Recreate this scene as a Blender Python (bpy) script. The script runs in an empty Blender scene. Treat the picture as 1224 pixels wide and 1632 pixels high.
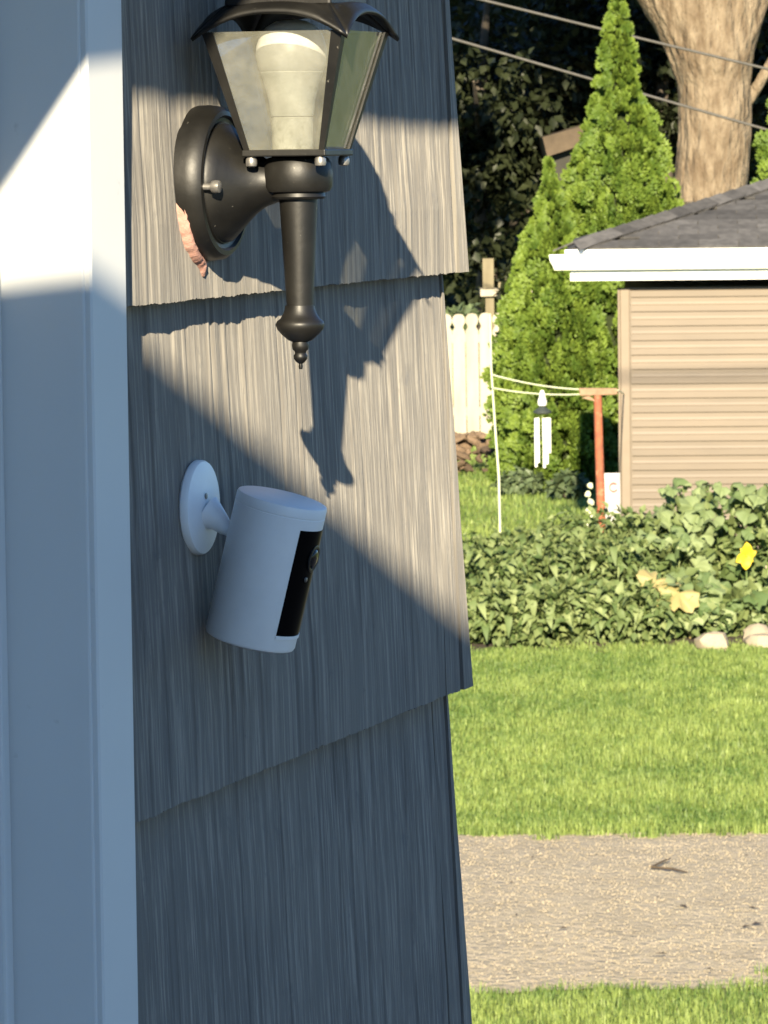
import bpy, math, random
import numpy as np
from mathutils import Vector, Matrix, noise as mnoise

scene = bpy.context.scene
COL = scene.collection
rng = np.random.default_rng(7)
random.seed(7)

# ------------------------------------------------------------------ camera
EYE = 3.3                       # eye height above the neighbour's ground
FPX = 7000.0                    # focal length in pixels of a 1224 x 1632 frame
PITCH = math.atan(583 / FPX)
ROLL = 0.012
_f = Vector((0, math.cos(PITCH), -math.sin(PITCH)))
_r0 = Vector((1, 0, 0))
_u0 = Vector((0, math.sin(PITCH), math.cos(PITCH)))
_R = _r0 * math.cos(ROLL) - _u0 * math.sin(ROLL)
_U = _u0 * math.cos(ROLL) + _r0 * math.sin(ROLL)
cam = bpy.data.cameras.new('camera')
cam.lens = 36 * FPX / 1632
cam.sensor_width = 36
cam.clip_start = 0.05
cam.clip_end = 1500
cam.dof.use_dof = True
cam.dof.focus_distance = 3.05
cam.dof.aperture_fstop = 88
cam_ob = bpy.data.objects.new('camera', cam)
cam_ob.matrix_world = Matrix(((_R.x, _U.x, -_f.x, 0), (_R.y, _U.y, -_f.y, 0), (_R.z, _U.z, -_f.z, EYE), (0, 0, 0, 1)))
COL.objects.link(cam_ob)
scene.camera = cam_ob

# ------------------------------------------------------------------ house frame: s along the wall, q out of it, z from eye level
TH = math.radians(18.234)
UV = Vector((math.sin(TH), math.cos(TH), 0))
NV = Vector((math.cos(TH), -math.sin(TH), 0))
ORG = Vector((-0.11884, 2.9, EYE))
# light travels by this much (s, q, z)
LS, LQ, LZ = 0.255, -0.0700, -0.105
LDIR = (UV * LS + NV * LQ + Vector((0, 0, LZ))).normalized()

# ------------------------------------------------------------------ world, sun, exposure
world = bpy.data.worlds.new('World')
scene.world = world
world.use_nodes = True
wn = world.node_tree.nodes
sky = wn.new('ShaderNodeTexSky')
sky.sky_type = 'NISHITA'
sky.sun_disc = False
sky.sun_elevation = math.asin(-LDIR.z)
sky.sun_rotation = math.atan2(-LDIR.x, -LDIR.y)
sky.air_density = 1.0
sky.dust_density = 0.0
sky.ozone_density = 7.5
wn['Background'].inputs['Strength'].default_value = 0.080
world.node_tree.links.new(sky.outputs[0], wn['Background'].inputs[0])
sun = bpy.data.lights.new('sun', 'SUN')
sun.energy = 5.0
sun.angle = math.radians(0.53)
sun.color = (1.0, 0.86, 0.62)
sun_ob = bpy.data.objects.new('sun', sun)
sun_ob.rotation_euler = LDIR.to_track_quat('-Z', 'Y').to_euler()
sun_ob.location = (0, -6, 12)
COL.objects.link(sun_ob)
scene.view_settings.view_transform = 'Standard'
scene.view_settings.look = 'None'
scene.view_settings.exposure = 1.55
scene.view_settings.gamma = 1
scene.view_settings.use_curve_mapping = False
scene.cycles.max_bounces = 8
scene.cycles.transparent_max_bounces = 12


# ------------------------------------------------------------------ helpers
def at(px, py, depth):
    """World point at a given depth (world Y), used to survey the place."""
    d = _f + _R * ((px - 612) / FPX) + _U * ((816 - py) / FPX)
    return Vector((0, 0, EYE)) + d * (depth / d.y)


def tag(o, label=None, cat=None, group=None, kind=None):
    if label: o['label'] = label
    if cat: o['category'] = cat
    if group: o['group'] = group
    if kind: o['kind'] = kind
    return o


def link(name, me, m=None, parent=None, loc=None, rot=None):
    o = bpy.data.objects.new(name, me)
    COL.objects.link(o)
    if m is not None and me is not None and len(me.materials) == 0:
        me.materials.append(m)
    if parent: o.parent = parent
    if loc is not None: o.location = loc
    if rot is not None: o.rotation_euler = rot
    return o


def empty(name, loc, rz=0.0, label=None, cat=None, group=None):
    o = bpy.data.objects.new(name, None)
    COL.objects.link(o)
    o.empty_display_size = 0.05
    o.location = loc
    o.rotation_euler = (0, 0, rz)
    return tag(o, label, cat, group)


def house_root(name, s, q, z, **k):
    p = ORG + UV * s + NV * q + Vector((0, 0, z))
    return empty(name, p, math.pi / 2 - TH, **k)


class MB:
    def __init__(self):
        self.v = []; self.f = []

    def add(self, vs, fs, M=None):
        n = len(self.v)
        for p in vs:
            self.v.append(tuple(M @ Vector(p)) if M is not None else tuple(p))
        for f in fs: self.f.append(tuple(i + n for i in f))
        return self

    def box(self, x0, x1, y0, y1, z0, z1, M=None):
        vs = [(x0, y0, z0), (x1, y0, z0), (x1, y1, z0), (x0, y1, z0), (x0, y0, z1), (x1, y0, z1), (x1, y1, z1), (x0, y1, z1)]
        return self.add(vs, [(3, 2, 1, 0), (4, 5, 6, 7), (0, 1, 5, 4), (1, 2, 6, 5), (2, 3, 7, 6), (3, 0, 4, 7)], M)

    def hexa(self, vs, M=None):
        return self.add(vs, [(3, 2, 1, 0), (4, 5, 6, 7), (0, 1, 5, 4), (1, 2, 6, 5), (2, 3, 7, 6), (3, 0, 4, 7)], M)

    def prism(self, poly, y0, y1, M=None):
        """poly in xz, extruded along y"""
        n = len(poly)
        vs = [(x, y0, z) for x, z in poly] + [(x, y1, z) for x, z in poly]
        fs = [tuple(range(n)), tuple(range(2 * n - 1, n - 1, -1))]
        for i in range(n):
            j = (i + 1) % n
            fs.append((i, i + n, j + n, j))
        return self.add(vs, fs, M)

    def prism_x(self, poly, x0, x1, M=None):
        """poly in yz, extruded along x"""
        n = len(poly)
        vs = [(x0, y, z) for y, z in poly] + [(x1, y, z) for y, z in poly]
        fs = [tuple(range(n - 1, -1, -1)), tuple(range(n, 2 * n))]
        for i in range(n):
            j = (i + 1) % n
            fs.append((i, j, j + n, i + n))
        return self.add(vs, fs, M)

    def lathe(self, prof, seg=32, M=None, cap=True):
        vs = []; fs = []
        for r, h in prof:
            for k in range(seg):
                a = 2 * math.pi * k / seg
                vs.append((r * math.cos(a), r * math.sin(a), h))
        for i in range(len(prof) - 1):
            for k in range(seg):
                l = (k + 1) % seg
                fs.append((i * seg + k, i * seg + l, (i + 1) * seg + l, (i + 1) * seg + k))
        if cap:
            fs.append(tuple(range(seg - 1, -1, -1)))
            b = (len(prof) - 1) * seg
            fs.append(tuple(range(b, b + seg)))
        return self.add(vs, fs, M)

    def tube(self, pts, rad, seg=8, cap=True):
        pts = [Vector(p) for p in pts]
        n = len(pts); vs = []; fs = []
        ref = Vector((0, 0, 1))
        for i, p in enumerate(pts):
            t = (pts[min(i + 1, n - 1)] - pts[max(i - 1, 0)]).normalized()
            if abs(t.dot(ref)) > .95: a = t.cross(Vector((1, 0, 0))).normalized()
            else: a = t.cross(ref).normalized()
            b = t.cross(a)
            r = rad[i] if isinstance(rad, (list, tuple)) else rad
            for k in range(seg):
                c = 2 * math.pi * k / seg
                vs.append(p + a * (r * math.cos(c)) + b * (r * math.sin(c)))
        for i in range(n - 1):
            for k in range(seg):
                l = (k + 1) % seg
                fs.append((i * seg + k, (i + 1) * seg + k, (i + 1) * seg + l, i * seg + l))
        if cap:
            fs.append(tuple(range(seg)))
            fs.append(tuple(range((n - 1) * seg + seg - 1, (n - 1) * seg - 1, -1)))
        return self.add(vs, fs)

    def mesh(self, name, smooth=None):
        me = bpy.data.meshes.new(name)
        me.from_pydata(self.v, [], self.f)
        me.update()
        if smooth is not None:
            me.polygons.foreach_set('use_smooth', [True] * len(me.polygons))
            if smooth < 180:
                me.set_sharp_from_angle(angle=math.radians(smooth))
        return me

    def build(self, name, m, parent=None, smooth=None, bevel=0, loc=None, rot=None):
        o = link(name, self.mesh(name, smooth), m, parent, loc, rot)
        if bevel:
            b = o.modifiers.new('bevel', 'BEVEL')
            b.width = bevel; b.segments = 2; b.limit_method = 'ANGLE'; b.angle_limit = math.radians(35)
        return o


def np_mesh(name, V, F, attr=None):
    """fast mesh from numpy: V (n,3), F (m,k) all same size"""
    me = bpy.data.meshes.new(name)
    k = F.shape[1]
    me.vertices.add(len(V)); me.vertices.foreach_set('co', V.astype(np.float32).ravel())
    me.loops.add(F.size); me.loops.foreach_set('vertex_index', F.astype(np.int32).ravel())
    me.polygons.add(len(F))
    me.polygons.foreach_set('loop_start', np.arange(0, F.size, k, dtype=np.int32))
    me.update(calc_edges=True)
    if attr is not None:
        a = me.attributes.new('tint', 'FLOAT', 'POINT')
        a.data.foreach_set('value', attr.astype(np.float32))
    return me


# ------------------------------------------------------------------ materials
def new_mat(name):
    m = bpy.data.materials.new(name)
    m.use_nodes = True
    nt = m.node_tree
    return m, nt, nt.nodes['Principled BSDF'], nt.nodes['Material Output']


def coords(nt, stretch=(1, 1, 1), world_space=False):
    N = nt.nodes; L = nt.links
    if world_space:
        g = N.new('ShaderNodeNewGeometry'); src = g.outputs['Position']
    else:
        t = N.new('ShaderNodeTexCoord'); src = t.outputs['Object']
        oi = N.new('ShaderNodeObjectInfo')
        ml = N.new('ShaderNodeMath'); ml.operation = 'MULTIPLY'; ml.inputs[1].default_value = 37.0
        L.new(oi.outputs['Random'], ml.inputs[0])
        ad = N.new('ShaderNodeVectorMath'); ad.operation = 'ADD'
        L.new(src, ad.inputs[0]); L.new(ml.outputs[0], ad.inputs[1]); src = ad.outputs[0]
    mp = N.new('ShaderNodeMapping'); mp.inputs['Scale'].default_value = stretch
    L.new(src, mp.inputs['Vector'])
    return mp.outputs[0]


def noise_node(nt, vec, scale, detail=4, rough=.55):
    n = nt.nodes.new('ShaderNodeTexNoise')
    n.inputs['Scale'].default_value = scale
    n.inputs['Detail'].default_value = detail
    n.inputs['Roughness'].default_value = rough
    nt.links.new(vec, n.inputs['Vector'])
    return n.outputs['Fac']


def mix_col(nt, fac, a, b, lo=.35, hi=.65):
    N = nt.nodes; L = nt.links
    r = N.new('ShaderNodeMapRange')
    r.inputs['From Min'].default_value = lo; r.inputs['From Max'].default_value = hi
    L.new(fac, r.inputs['Value'])
    mx = N.new('ShaderNodeMix'); mx.data_type = 'RGBA'
    L.new(r.outputs[0], mx.inputs['Factor'])
    for i, c in ((6, a), (7, b)):
        if isinstance(c, (tuple, list)): mx.inputs[i].default_value = (*c[:3], 1)
        else: L.new(c, mx.inputs[i])
    return mx.outputs[2]


def bump(nt, fac, strength, dist, prev=None):
    b = nt.nodes.new('ShaderNodeBump')
    b.inputs['Strength'].default_value = strength
    b.inputs['Distance'].default_value = dist
    nt.links.new(fac, b.inputs['Height'])
    if prev is not None: nt.links.new(prev, b.inputs['Normal'])
    return b.outputs[0]


def pmat(name, c1, c2=None, rough=.6, scale=20, stretch=(1, 1, 1), bstr=0, bscale=80, bdist=.002, spec=.4, metal=0, lo=.35, hi=.65, world_space=False, fine=None, rvar=0):
    m, nt, bs, out = new_mat(name)
    vec = coords(nt, stretch, world_space)
    c2 = c2 or tuple(x * .8 for x in c1)
    col = mix_col(nt, noise_node(nt, vec, scale, 5), c1, c2, lo, hi)
    if fine:
        col = mix_col(nt, noise_node(nt, vec, fine[0], 3), col, fine[1], fine[2], fine[3])
    nt.links.new(col, bs.inputs['Base Color'])
    bs.inputs['Roughness'].default_value = rough
    if rvar:
        mr = nt.nodes.new('ShaderNodeMapRange')
        mr.inputs['To Min'].default_value = rough - rvar; mr.inputs['To Max'].default_value = rough + rvar
        nt.links.new(noise_node(nt, vec, scale * 2.3, 4), mr.inputs['Value'])
        nt.links.new(mr.outputs[0], bs.inputs['Roughness'])
    bs.inputs['Specular IOR Level'].default_value = spec
    bs.inputs['Metallic'].default_value = metal
    if bstr:
        nt.links.new(bump(nt, noise_node(nt, vec, bscale, 4), bstr, bdist), bs.inputs['Normal'])
    return m


def leaf_mat(name, c1, c2, rough=.5, trans=.25, tcol=None, spec=.3, use_attr=True):
    m, nt, bs, out = new_mat(name)
    N = nt.nodes; L = nt.links
    if use_attr:
        a = N.new('ShaderNodeAttribute'); a.attribute_name = 'tint'; fac = a.outputs['Fac']
    else:
        a = N.new('ShaderNodeObjectInfo'); fac = a.outputs['Random']
    col = mix_col(nt, fac, c1, c2, 0, 1)
    L.new(col, bs.inputs['Base Color'])
    bs.inputs['Roughness'].default_value = rough
    bs.inputs['Specular IOR Level'].default_value = spec
    tr = N.new('ShaderNodeBsdfTranslucent')
    tr.inputs['Color'].default_value = (*(tcol or tuple(min(1, x * 1.6) for x in c1)), 1)
    mx = N.new('ShaderNodeMixShader'); mx.inputs[0].default_value = trans
    L.new(bs.outputs[0], mx.inputs[1]); L.new(tr.outputs[0], mx.inputs[2])
    L.new(mx.outputs[0], out.inputs['Surface'])
    return m


# painted, machine-grooved cedar siding
def make_siding_mat():
    m, nt, bs, out = new_mat('grey_striated_siding')
    vec = coords(nt, (1, 1, 1))
    st = coords(nt, (1, 1, .014))
    broad = noise_node(nt, vec, 9, 4)
    streak = noise_node(nt, st, 260, 5, .65)
    col = mix_col(nt, broad, (.170, .159, .142), (.140, .132, .121))
    col = mix_col(nt, streak, col, (.33, .306, .262), .48, .74)
    wear = noise_node(nt, vec, 42, 6, .7)
    col = mix_col(nt, wear, col, (.12, .118, .118), .60, .78)
    nt.links.new(col, bs.inputs['Base Color'])
    bs.inputs['Roughness'].default_value = .72
    bs.inputs['Diffuse Roughness'].default_value = 1.0
    bs.inputs['Specular IOR Level'].default_value = .25
    b1 = bump(nt, streak, .55, .0016)
    b2 = bump(nt, noise_node(nt, coords(nt, (1, 1, .12)), 520, 3), .35, .0006, b1)
    nt.links.new(b2, bs.inputs['Normal'])
    return m


M_SIDING = make_siding_mat()
M_WALLCORE = pmat('building_paper', (.06, .058, .055), rough=.9)
M_WHITE = pmat('white_trim_paint', (.66, .67, .66), (.63, .64, .63), rough=.5, scale=5, bstr=.10, bscale=45, bdist=.0008, fine=(55, (.50, .50, .48), .72, .84))
M_DOOR = pmat('white_door_paint', (.72, .73, .72), (.66, .67, .66), rough=.45, scale=5)
M_CAULK = pmat('peach_sealant', (.36, .19, .15), (.42, .25, .20), rough=.7, scale=60, bstr=.6, bscale=160, bdist=.003)
M_BLACK = pmat('black_lamp_paint', (.0055, .0052, .0046), (.0115, .0108, .0092), rough=.46, scale=30, spec=.45, bstr=.18, bscale=220, bdist=.0006, fine=(260, (.20, .19, .16), .715, .80), rvar=.12)
M_KNOB = pmat('worn_metal', (.34, .33, .31), (.2, .19, .18), rough=.4, metal=.7, scale=200)
M_BULB = pmat('bulb_dome', (.82, .81, .76), (.74, .73, .68), rough=.35, scale=40)
M_BULBBODY = pmat('bulb_body', (.88, .87, .80), (.80, .79, .72), rough=.5, scale=90, fine=(60, (.5, .48, .38), .66, .8))
M_SOCKET = pmat('socket_porcelain', (.82, .81, .72), (.55, .54, .46), rough=.4, scale=210, lo=.5, hi=.7)
M_CAMWHITE = pmat('camera_shell', (.84, .85, .85), (.80, .81, .81), rough=.42, scale=60, bstr=.08, bscale=900, bdist=.0002)
M_CAMBLACK = pmat('camera_face', (.003, .003, .0035), rough=.3, spec=.04, scale=10)
M_LENS = pmat('camera_lens', (.01, .01, .012), rough=.15, spec=.4, scale=10)
M_LENSRING = pmat('lens_ring', (.012, .012, .013), rough=.35, scale=10)


def make_pane_mat():
    m, nt, bs, out = new_mat('dusty_lamp_glass')
    N = nt.nodes; L = nt.links
    vec = coords(nt)
    n1 = noise_node(nt, vec, 55, 6, .65)
    col = mix_col(nt, n1, (.36, .35, .285), (.23, .225, .175))
    L.new(col, bs.inputs['Base Color'])
    bs.inputs['Roughness'].default_value = .55
    tr = N.new('ShaderNodeBsdfTransparent'); tr.inputs['Color'].default_value = (.85, .86, .85, 1)
    mr = N.new('ShaderNodeMapRange')
    mr.inputs['From Min'].default_value = .3; mr.inputs['From Max'].default_value = .7
    mr.inputs['To Min'].default_value = .15; mr.inputs['To Max'].default_value = .36
    L.new(noise_node(nt, vec, 38, 6, .7), mr.inputs['Value'])
    mx = N.new('ShaderNodeMixShader')
    L.new(mr.outputs[0], mx.inputs[0]); L.new(tr.outputs[0], mx.inputs[1]); L.new(bs.outputs[0], mx.inputs[2])
    gl = N.new('ShaderNodeBsdfGlossy'); gl.inputs['Roughness'].default_value = .04
    lw = N.new('ShaderNodeLayerWeight'); lw.inputs['Blend'].default_value = .5
    pw = N.new('ShaderNodeMath'); pw.operation = 'POWER'; pw.inputs[1].default_value = 3.0
    L.new(lw.outputs['Facing'], pw.inputs[0])
    fr = N.new('ShaderNodeMapRange'); fr.inputs['To Min'].default_value = .03; fr.inputs['To Max'].default_value = .75
    L.new(pw.outputs[0], fr.inputs['Value'])
    mx2 = N.new('ShaderNodeMixShader')
    L.new(fr.outputs[0], mx2.inputs[0]); L.new(mx.outputs[0], mx2.inputs[1]); L.new(gl.outputs[0], mx2.inputs[2])
    L.new(mx2.outputs[0], out.inputs['Surface'])
    return m


M_PANE = make_pane_mat()
M_GRASSBASE = pmat('lawn_soil', (.14, .185, .042), (.17, .20, .055), rough=.9, scale=6, world_space=True, bstr=.5, bscale=60, bdist=.02)
M_BLADE = leaf_mat('grass_blade', (.085, .150, .033), (.29, .365, .10), rough=.5, trans=.3, tcol=(.2, .28, .04))
M_GRAVEL = pmat('gravel_lane', (.385, .325, .22), (.31, .26, .175), rough=.95, scale=3.5, world_space=True, bstr=.9, bscale=24, bdist=.03, fine=(26, (.44, .365, .255), .46, .70))
M_STONE = leaf_mat('gravel_stone', (.285, .242, .17), (.38, .325, .235), rough=.85, trans=0.0)
M_SIDINGTAN = pmat('tan_vinyl', (.158, .123, .087), (.144, .113, .081), rough=.55, scale=9, stretch=(.3, 1, 1.5), bstr=.1, bscale=60, bdist=.001)
M_TANPOST = pmat('tan_vinyl_post', (.195, .152, .108), (.18, .141, .10), rough=.55, scale=9)
M_METALWHITE = pmat('white_aluminium', (.78, .78, .74), (.72, .72, .68), rough=.4, scale=4)
M_SOFFIT = pmat('dark_soffit', (.34, .30, .25), rough=.8)
M_ROOF = pmat('asphalt_shingle', (.090, .085, .080), (.054, .051, .048), rough=.9, scale=14, bstr=.5, bscale=120, bdist=.006, fine=(90, (.105, .10, .092), .56, .72))
_nt = M_ROOF.node_tree
_oi = _nt.nodes.new('ShaderNodeObjectInfo')
_bc = _nt.nodes['Principled BSDF'].inputs['Base Color'].links[0].from_socket
_mr = _nt.nodes.new('ShaderNodeMapRange'); _mr.inputs['To Min'].default_value = .62; _mr.inputs['To Max'].default_value = 1.45
_nt.links.new(_oi.outputs['Random'], _mr.inputs['Value'])
_vm = _nt.nodes.new('ShaderNodeVectorMath'); _vm.operation = 'SCALE'
_nt.links.new(_bc, _vm.inputs[0]); _nt.links.new(_mr.outputs[0], _vm.inputs['Scale'])
_nt.links.new(_vm.outputs[0], _nt.nodes['Principled BSDF'].inputs['Base Color'])
def vary(m, lo, hi):
    nt = m.node_tree; bsdf = nt.nodes['Principled BSDF']
    oi = nt.nodes.new('ShaderNodeObjectInfo'); src = bsdf.inputs['Base Color'].links[0].from_socket
    mr = nt.nodes.new('ShaderNodeMapRange'); mr.inputs['To Min'].default_value = lo; mr.inputs['To Max'].default_value = hi
    nt.links.new(oi.outputs['Random'], mr.inputs['Value'])
    vm = nt.nodes.new('ShaderNodeVectorMath'); vm.operation = 'SCALE'
    nt.links.new(src, vm.inputs[0]); nt.links.new(mr.outputs[0], vm.inputs['Scale'])
    nt.links.new(vm.outputs[0], bsdf.inputs['Base Color'])


vary(M_SIDINGTAN, .90, 1.06)
M_FENCE = pmat('white_picket_paint', (.44, .40, .31), (.35, .31, .23), rough=.7, scale=6, stretch=(1, 1, .2), bstr=.2, bscale=40)
M_BARK = pmat('maple_bark', (.235, .185, .125), (.12, .085, .052), rough=.95, scale=7, stretch=(1.4, 1.4, .45), bstr=1.0, bscale=9, bdist=.09, fine=(30, (.10, .07, .045), .60, .75))
M_BARKDARK = pmat('dark_bark', (.10, .08, .06), (.06, .05, .04), rough=.9, scale=9)
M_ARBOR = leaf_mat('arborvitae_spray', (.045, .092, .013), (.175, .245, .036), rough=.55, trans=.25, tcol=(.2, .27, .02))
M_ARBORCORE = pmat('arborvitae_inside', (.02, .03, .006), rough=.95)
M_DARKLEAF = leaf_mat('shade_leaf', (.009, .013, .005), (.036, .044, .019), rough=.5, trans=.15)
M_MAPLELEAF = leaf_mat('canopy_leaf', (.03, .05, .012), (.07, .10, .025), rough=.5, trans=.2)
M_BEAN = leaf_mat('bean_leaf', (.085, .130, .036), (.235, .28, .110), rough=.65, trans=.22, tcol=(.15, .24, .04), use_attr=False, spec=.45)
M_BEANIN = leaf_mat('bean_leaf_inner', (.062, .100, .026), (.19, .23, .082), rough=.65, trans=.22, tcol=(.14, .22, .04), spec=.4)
M_SQUASH = leaf_mat('squash_leaf', (.085, .135, .042), (.24, .29, .13), rough=.65, trans=.2, tcol=(.15, .24, .05), use_attr=False, spec=.4)
M_YELLOWLEAF = leaf_mat('yellowed_leaf', (.30, .27, .09), (.40, .33, .15), rough=.5, trans=.25, use_attr=False)
M_PETAL = leaf_mat('yellow_petal', (.75, .50, .02), (.80, .58, .04), rough=.5, trans=.25, use_attr=False)
M_STEM = pmat('green_stem', (.14, .19, .06), (.10, .15, .04), rough=.6)
M_SOIL = pmat('garden_soil', (.07, .05, .035), (.045, .034, .024), rough=.95, scale=8, world_space=True, bstr=.8, bscale=30, bdist=.03)
M_LIME = pmat('pale_limestone', (.40, .34, .24), (.30, .25, .17), rough=.85, scale=14, bstr=.4, bscale=30, bdist=.01)
M_RUST = pmat('rusty_red_pole', (.36, .105, .045), (.22, .075, .04), rough=.8, scale=14, bstr=.4, bscale=50, bdist=.003, fine=(22, (.45, .19, .10), .58, .7))
M_PEACHWOOD = pmat('weathered_crossbar', (.30, .19, .115), (.22, .135, .08), rough=.8, scale=18)
M_ROPE = pmat('pale_rope', (.58, .60, .42), (.50, .52, .36), rough=.8, scale=60)
M_CHIMEWHITE = pmat('chime_tube', (.80, .79, .70), (.72, .71, .62), rough=.35, scale=20)
M_CHIMEDARK = pmat('chime_wood', (.035, .045, .04), rough=.7)
M_BAG = pmat('white_bag', (.44, .42, .38), (.38, .36, .33), rough=.6, scale=12, bstr=.3, bscale=14, bdist=.01)
M_RED = pmat('red_print', (.62, .13, .10), rough=.6)
M_ROCK = pmat('tan_rock', (.24, .165, .105), (.10, .07, .045), rough=.9, scale=8, bstr=.5, bscale=22, bdist=.02)
M_SHEDWALL = pmat('shed_wall', (.035, .032, .024), (.026, .024, .018), rough=.8, scale=4)
M_SHEDROOF = pmat('tan_roof', (.095, .070, .046), (.065, .048, .032), rough=.9, scale=6)
M_YELLOWWOOD = pmat('pale_yellow_wood', (.20, .172, .105), (.145, .122, .072), rough=.75, scale=9, stretch=(1, 1, .3))
vary(M_ROCK, .55, 1.25)
M_CABLE = pmat('grey_cable', (.085, .08, .07), rough=.6)
M_TWIG = pmat('dry_twig', (.085, .062, .038), rough=.9)
vary(M_FENCE, .85, 1.1)

# ------------------------------------------------------------------ ground, lane
g = MB()
g.add([(-400, -60, 0), (400, -60, 0), (400, 700, 0), (-400, 700, 0)], [(0, 1, 2, 3)])
tag(g.build('ground', M_GRASSBASE), 'wide green lawn ground around the houses', 'ground', kind='structure')


M_ASPHALT = pmat('asphalt', (.050, .050, .052), (.040, .040, .043), rough=.9, scale=4, world_space=True, bstr=.4, bscale=90, bdist=.008)
g = MB(); g.add([(1.2, -14, .006), (14, -14, .006), (14, 14.4, .006), (1.2, 14.4, .006)], [(0, 1, 2, 3)])
tag(g.build('added_driveway', M_ASPHALT), 'dark asphalt sheet out of view, added to cut green bounce on the wall', 'added_driveway', kind='structure')  # unseen dark ground added to keep green bounce off the wall


def lane_far(x): return 20.84 + .07 * mnoise.noise(Vector((x * 1.7, 0, 1))) + .13 * mnoise.noise(Vector((x * 5.3, 4, 1))) - .012 * x
def lane_near(x): return 16.95 + .07 * mnoise.noise(Vector((x * 1.7, 9, 1))) + .13 * mnoise.noise(Vector((x * 5.3, 14, 1)))


xs = np.arange(-30, 7, .12)
nx = len(xs); ny = 26
V = np.zeros((nx * ny, 3))
for i, x in enumerate(xs):
    a, b = lane_near(x), lane_far(x)
    t = np.linspace(0, 1, ny)
    V[i * ny:(i + 1) * ny, 0] = x
    V[i * ny:(i + 1) * ny, 1] = a + (b - a) * t
    V[i * ny:(i + 1) * ny, 2] = .006 + .028 * np.sin(np.pi * t) + rng.normal(0, .0016, ny)
idx = np.arange(nx * ny).reshape(nx, ny)
Fq = np.stack([idx[:-1, :-1], idx[1:, :-1], idx[1:, 1:], idx[:-1, 1:]], -1).reshape(-1, 4)
lane = link('gravel_lane', np_mesh('gravel_lane', V, Fq), M_GRAVEL)
tag(lane, 'tan gravel lane crossing behind the house corner', 'lane', kind='structure')

# dark bits of leaf and bark on the lane
rdb = np.random.default_rng(61)
nb = 46
Pb = np.stack([rdb.uniform(.1, 2.4, nb), rdb.uniform(17.1, 20.8, nb), np.full(nb, .04)], 1)
ab = rdb.uniform(0, 6.28, nb); Lb = rdb.uniform(.008, .032, nb)[:, None]; Wb = Lb * rdb.uniform(.2, .5, (nb, 1))
db = np.stack([np.cos(ab), np.sin(ab), np.zeros(nb)], 1); eb = np.stack([-np.sin(ab), np.cos(ab), np.zeros(nb)], 1)
Vb = np.stack([Pb - db * Lb, Pb - eb * Wb + [0, 0, .006], Pb + db * Lb, Pb + eb * Wb + [0, 0, .004]], 1).reshape(-1, 3)
Fb = (np.arange(nb) * 4)[:, None] + np.arange(4)[None]
tag(link('fallen_debris', np_mesh('fallen_debris', Vb, Fb), M_TWIG), 'dark bits of leaf and bark on the gravel lane', 'debris', kind='stuff')

# loose stones on the lane
def stones(n, xlo, xhi, ylo, yhi, smin, smax, zfun):
    base = np.array([(1, 0, 0), (-1, 0, 0), (0, 1, 0), (0, -1, 0), (0, 0, 1), (0, 0, -1)], float)
    fc = np.array([(0, 2, 4), (2, 1, 4), (1, 3, 4), (3, 0, 4), (2, 0, 5), (1, 2, 5), (3, 1, 5), (0, 3, 5)])
    P = np.stack([rng.uniform(xlo, xhi, n), rng.uniform(ylo, yhi, n), np.zeros(n)], 1)
    t = (P[:, 1] - 16.95) / 3.91
    P[:, 2] = zfun(t)
    sz = smin + (smax - smin) * rng.random(n) ** 3.0
    A = rng.normal(size=(n, 3, 3)); Q, _ = np.linalg.qr(A)
    sc = rng.uniform(.6, 1.15, (n, 6, 1))
    loc = base[None] * sc
    loc = np.einsum('nij,nkj->nki', Q, loc) * sz[:, None, None]
    loc[:, :, 2] *= .7
    V = (P[:, None] + loc).reshape(-1, 3)
    F = (fc[None] + (np.arange(n) * 6)[:, None, None]).reshape(-1, 3)
    return V, F, np.repeat(rng.random(n), 6)


V, F, T = stones(52000, -3.2, 3.8, 16.98, 20.82, .0025, .009, lambda t: .008 + .028 * np.sin(np.pi * np.clip(t, 0, 1)))
tag(link('loose_gravel', np_mesh('loose_gravel', V, F, T), M_STONE), 'small loose tan stones strewn over the gravel lane', 'gravel', kind='stuff')


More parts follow.
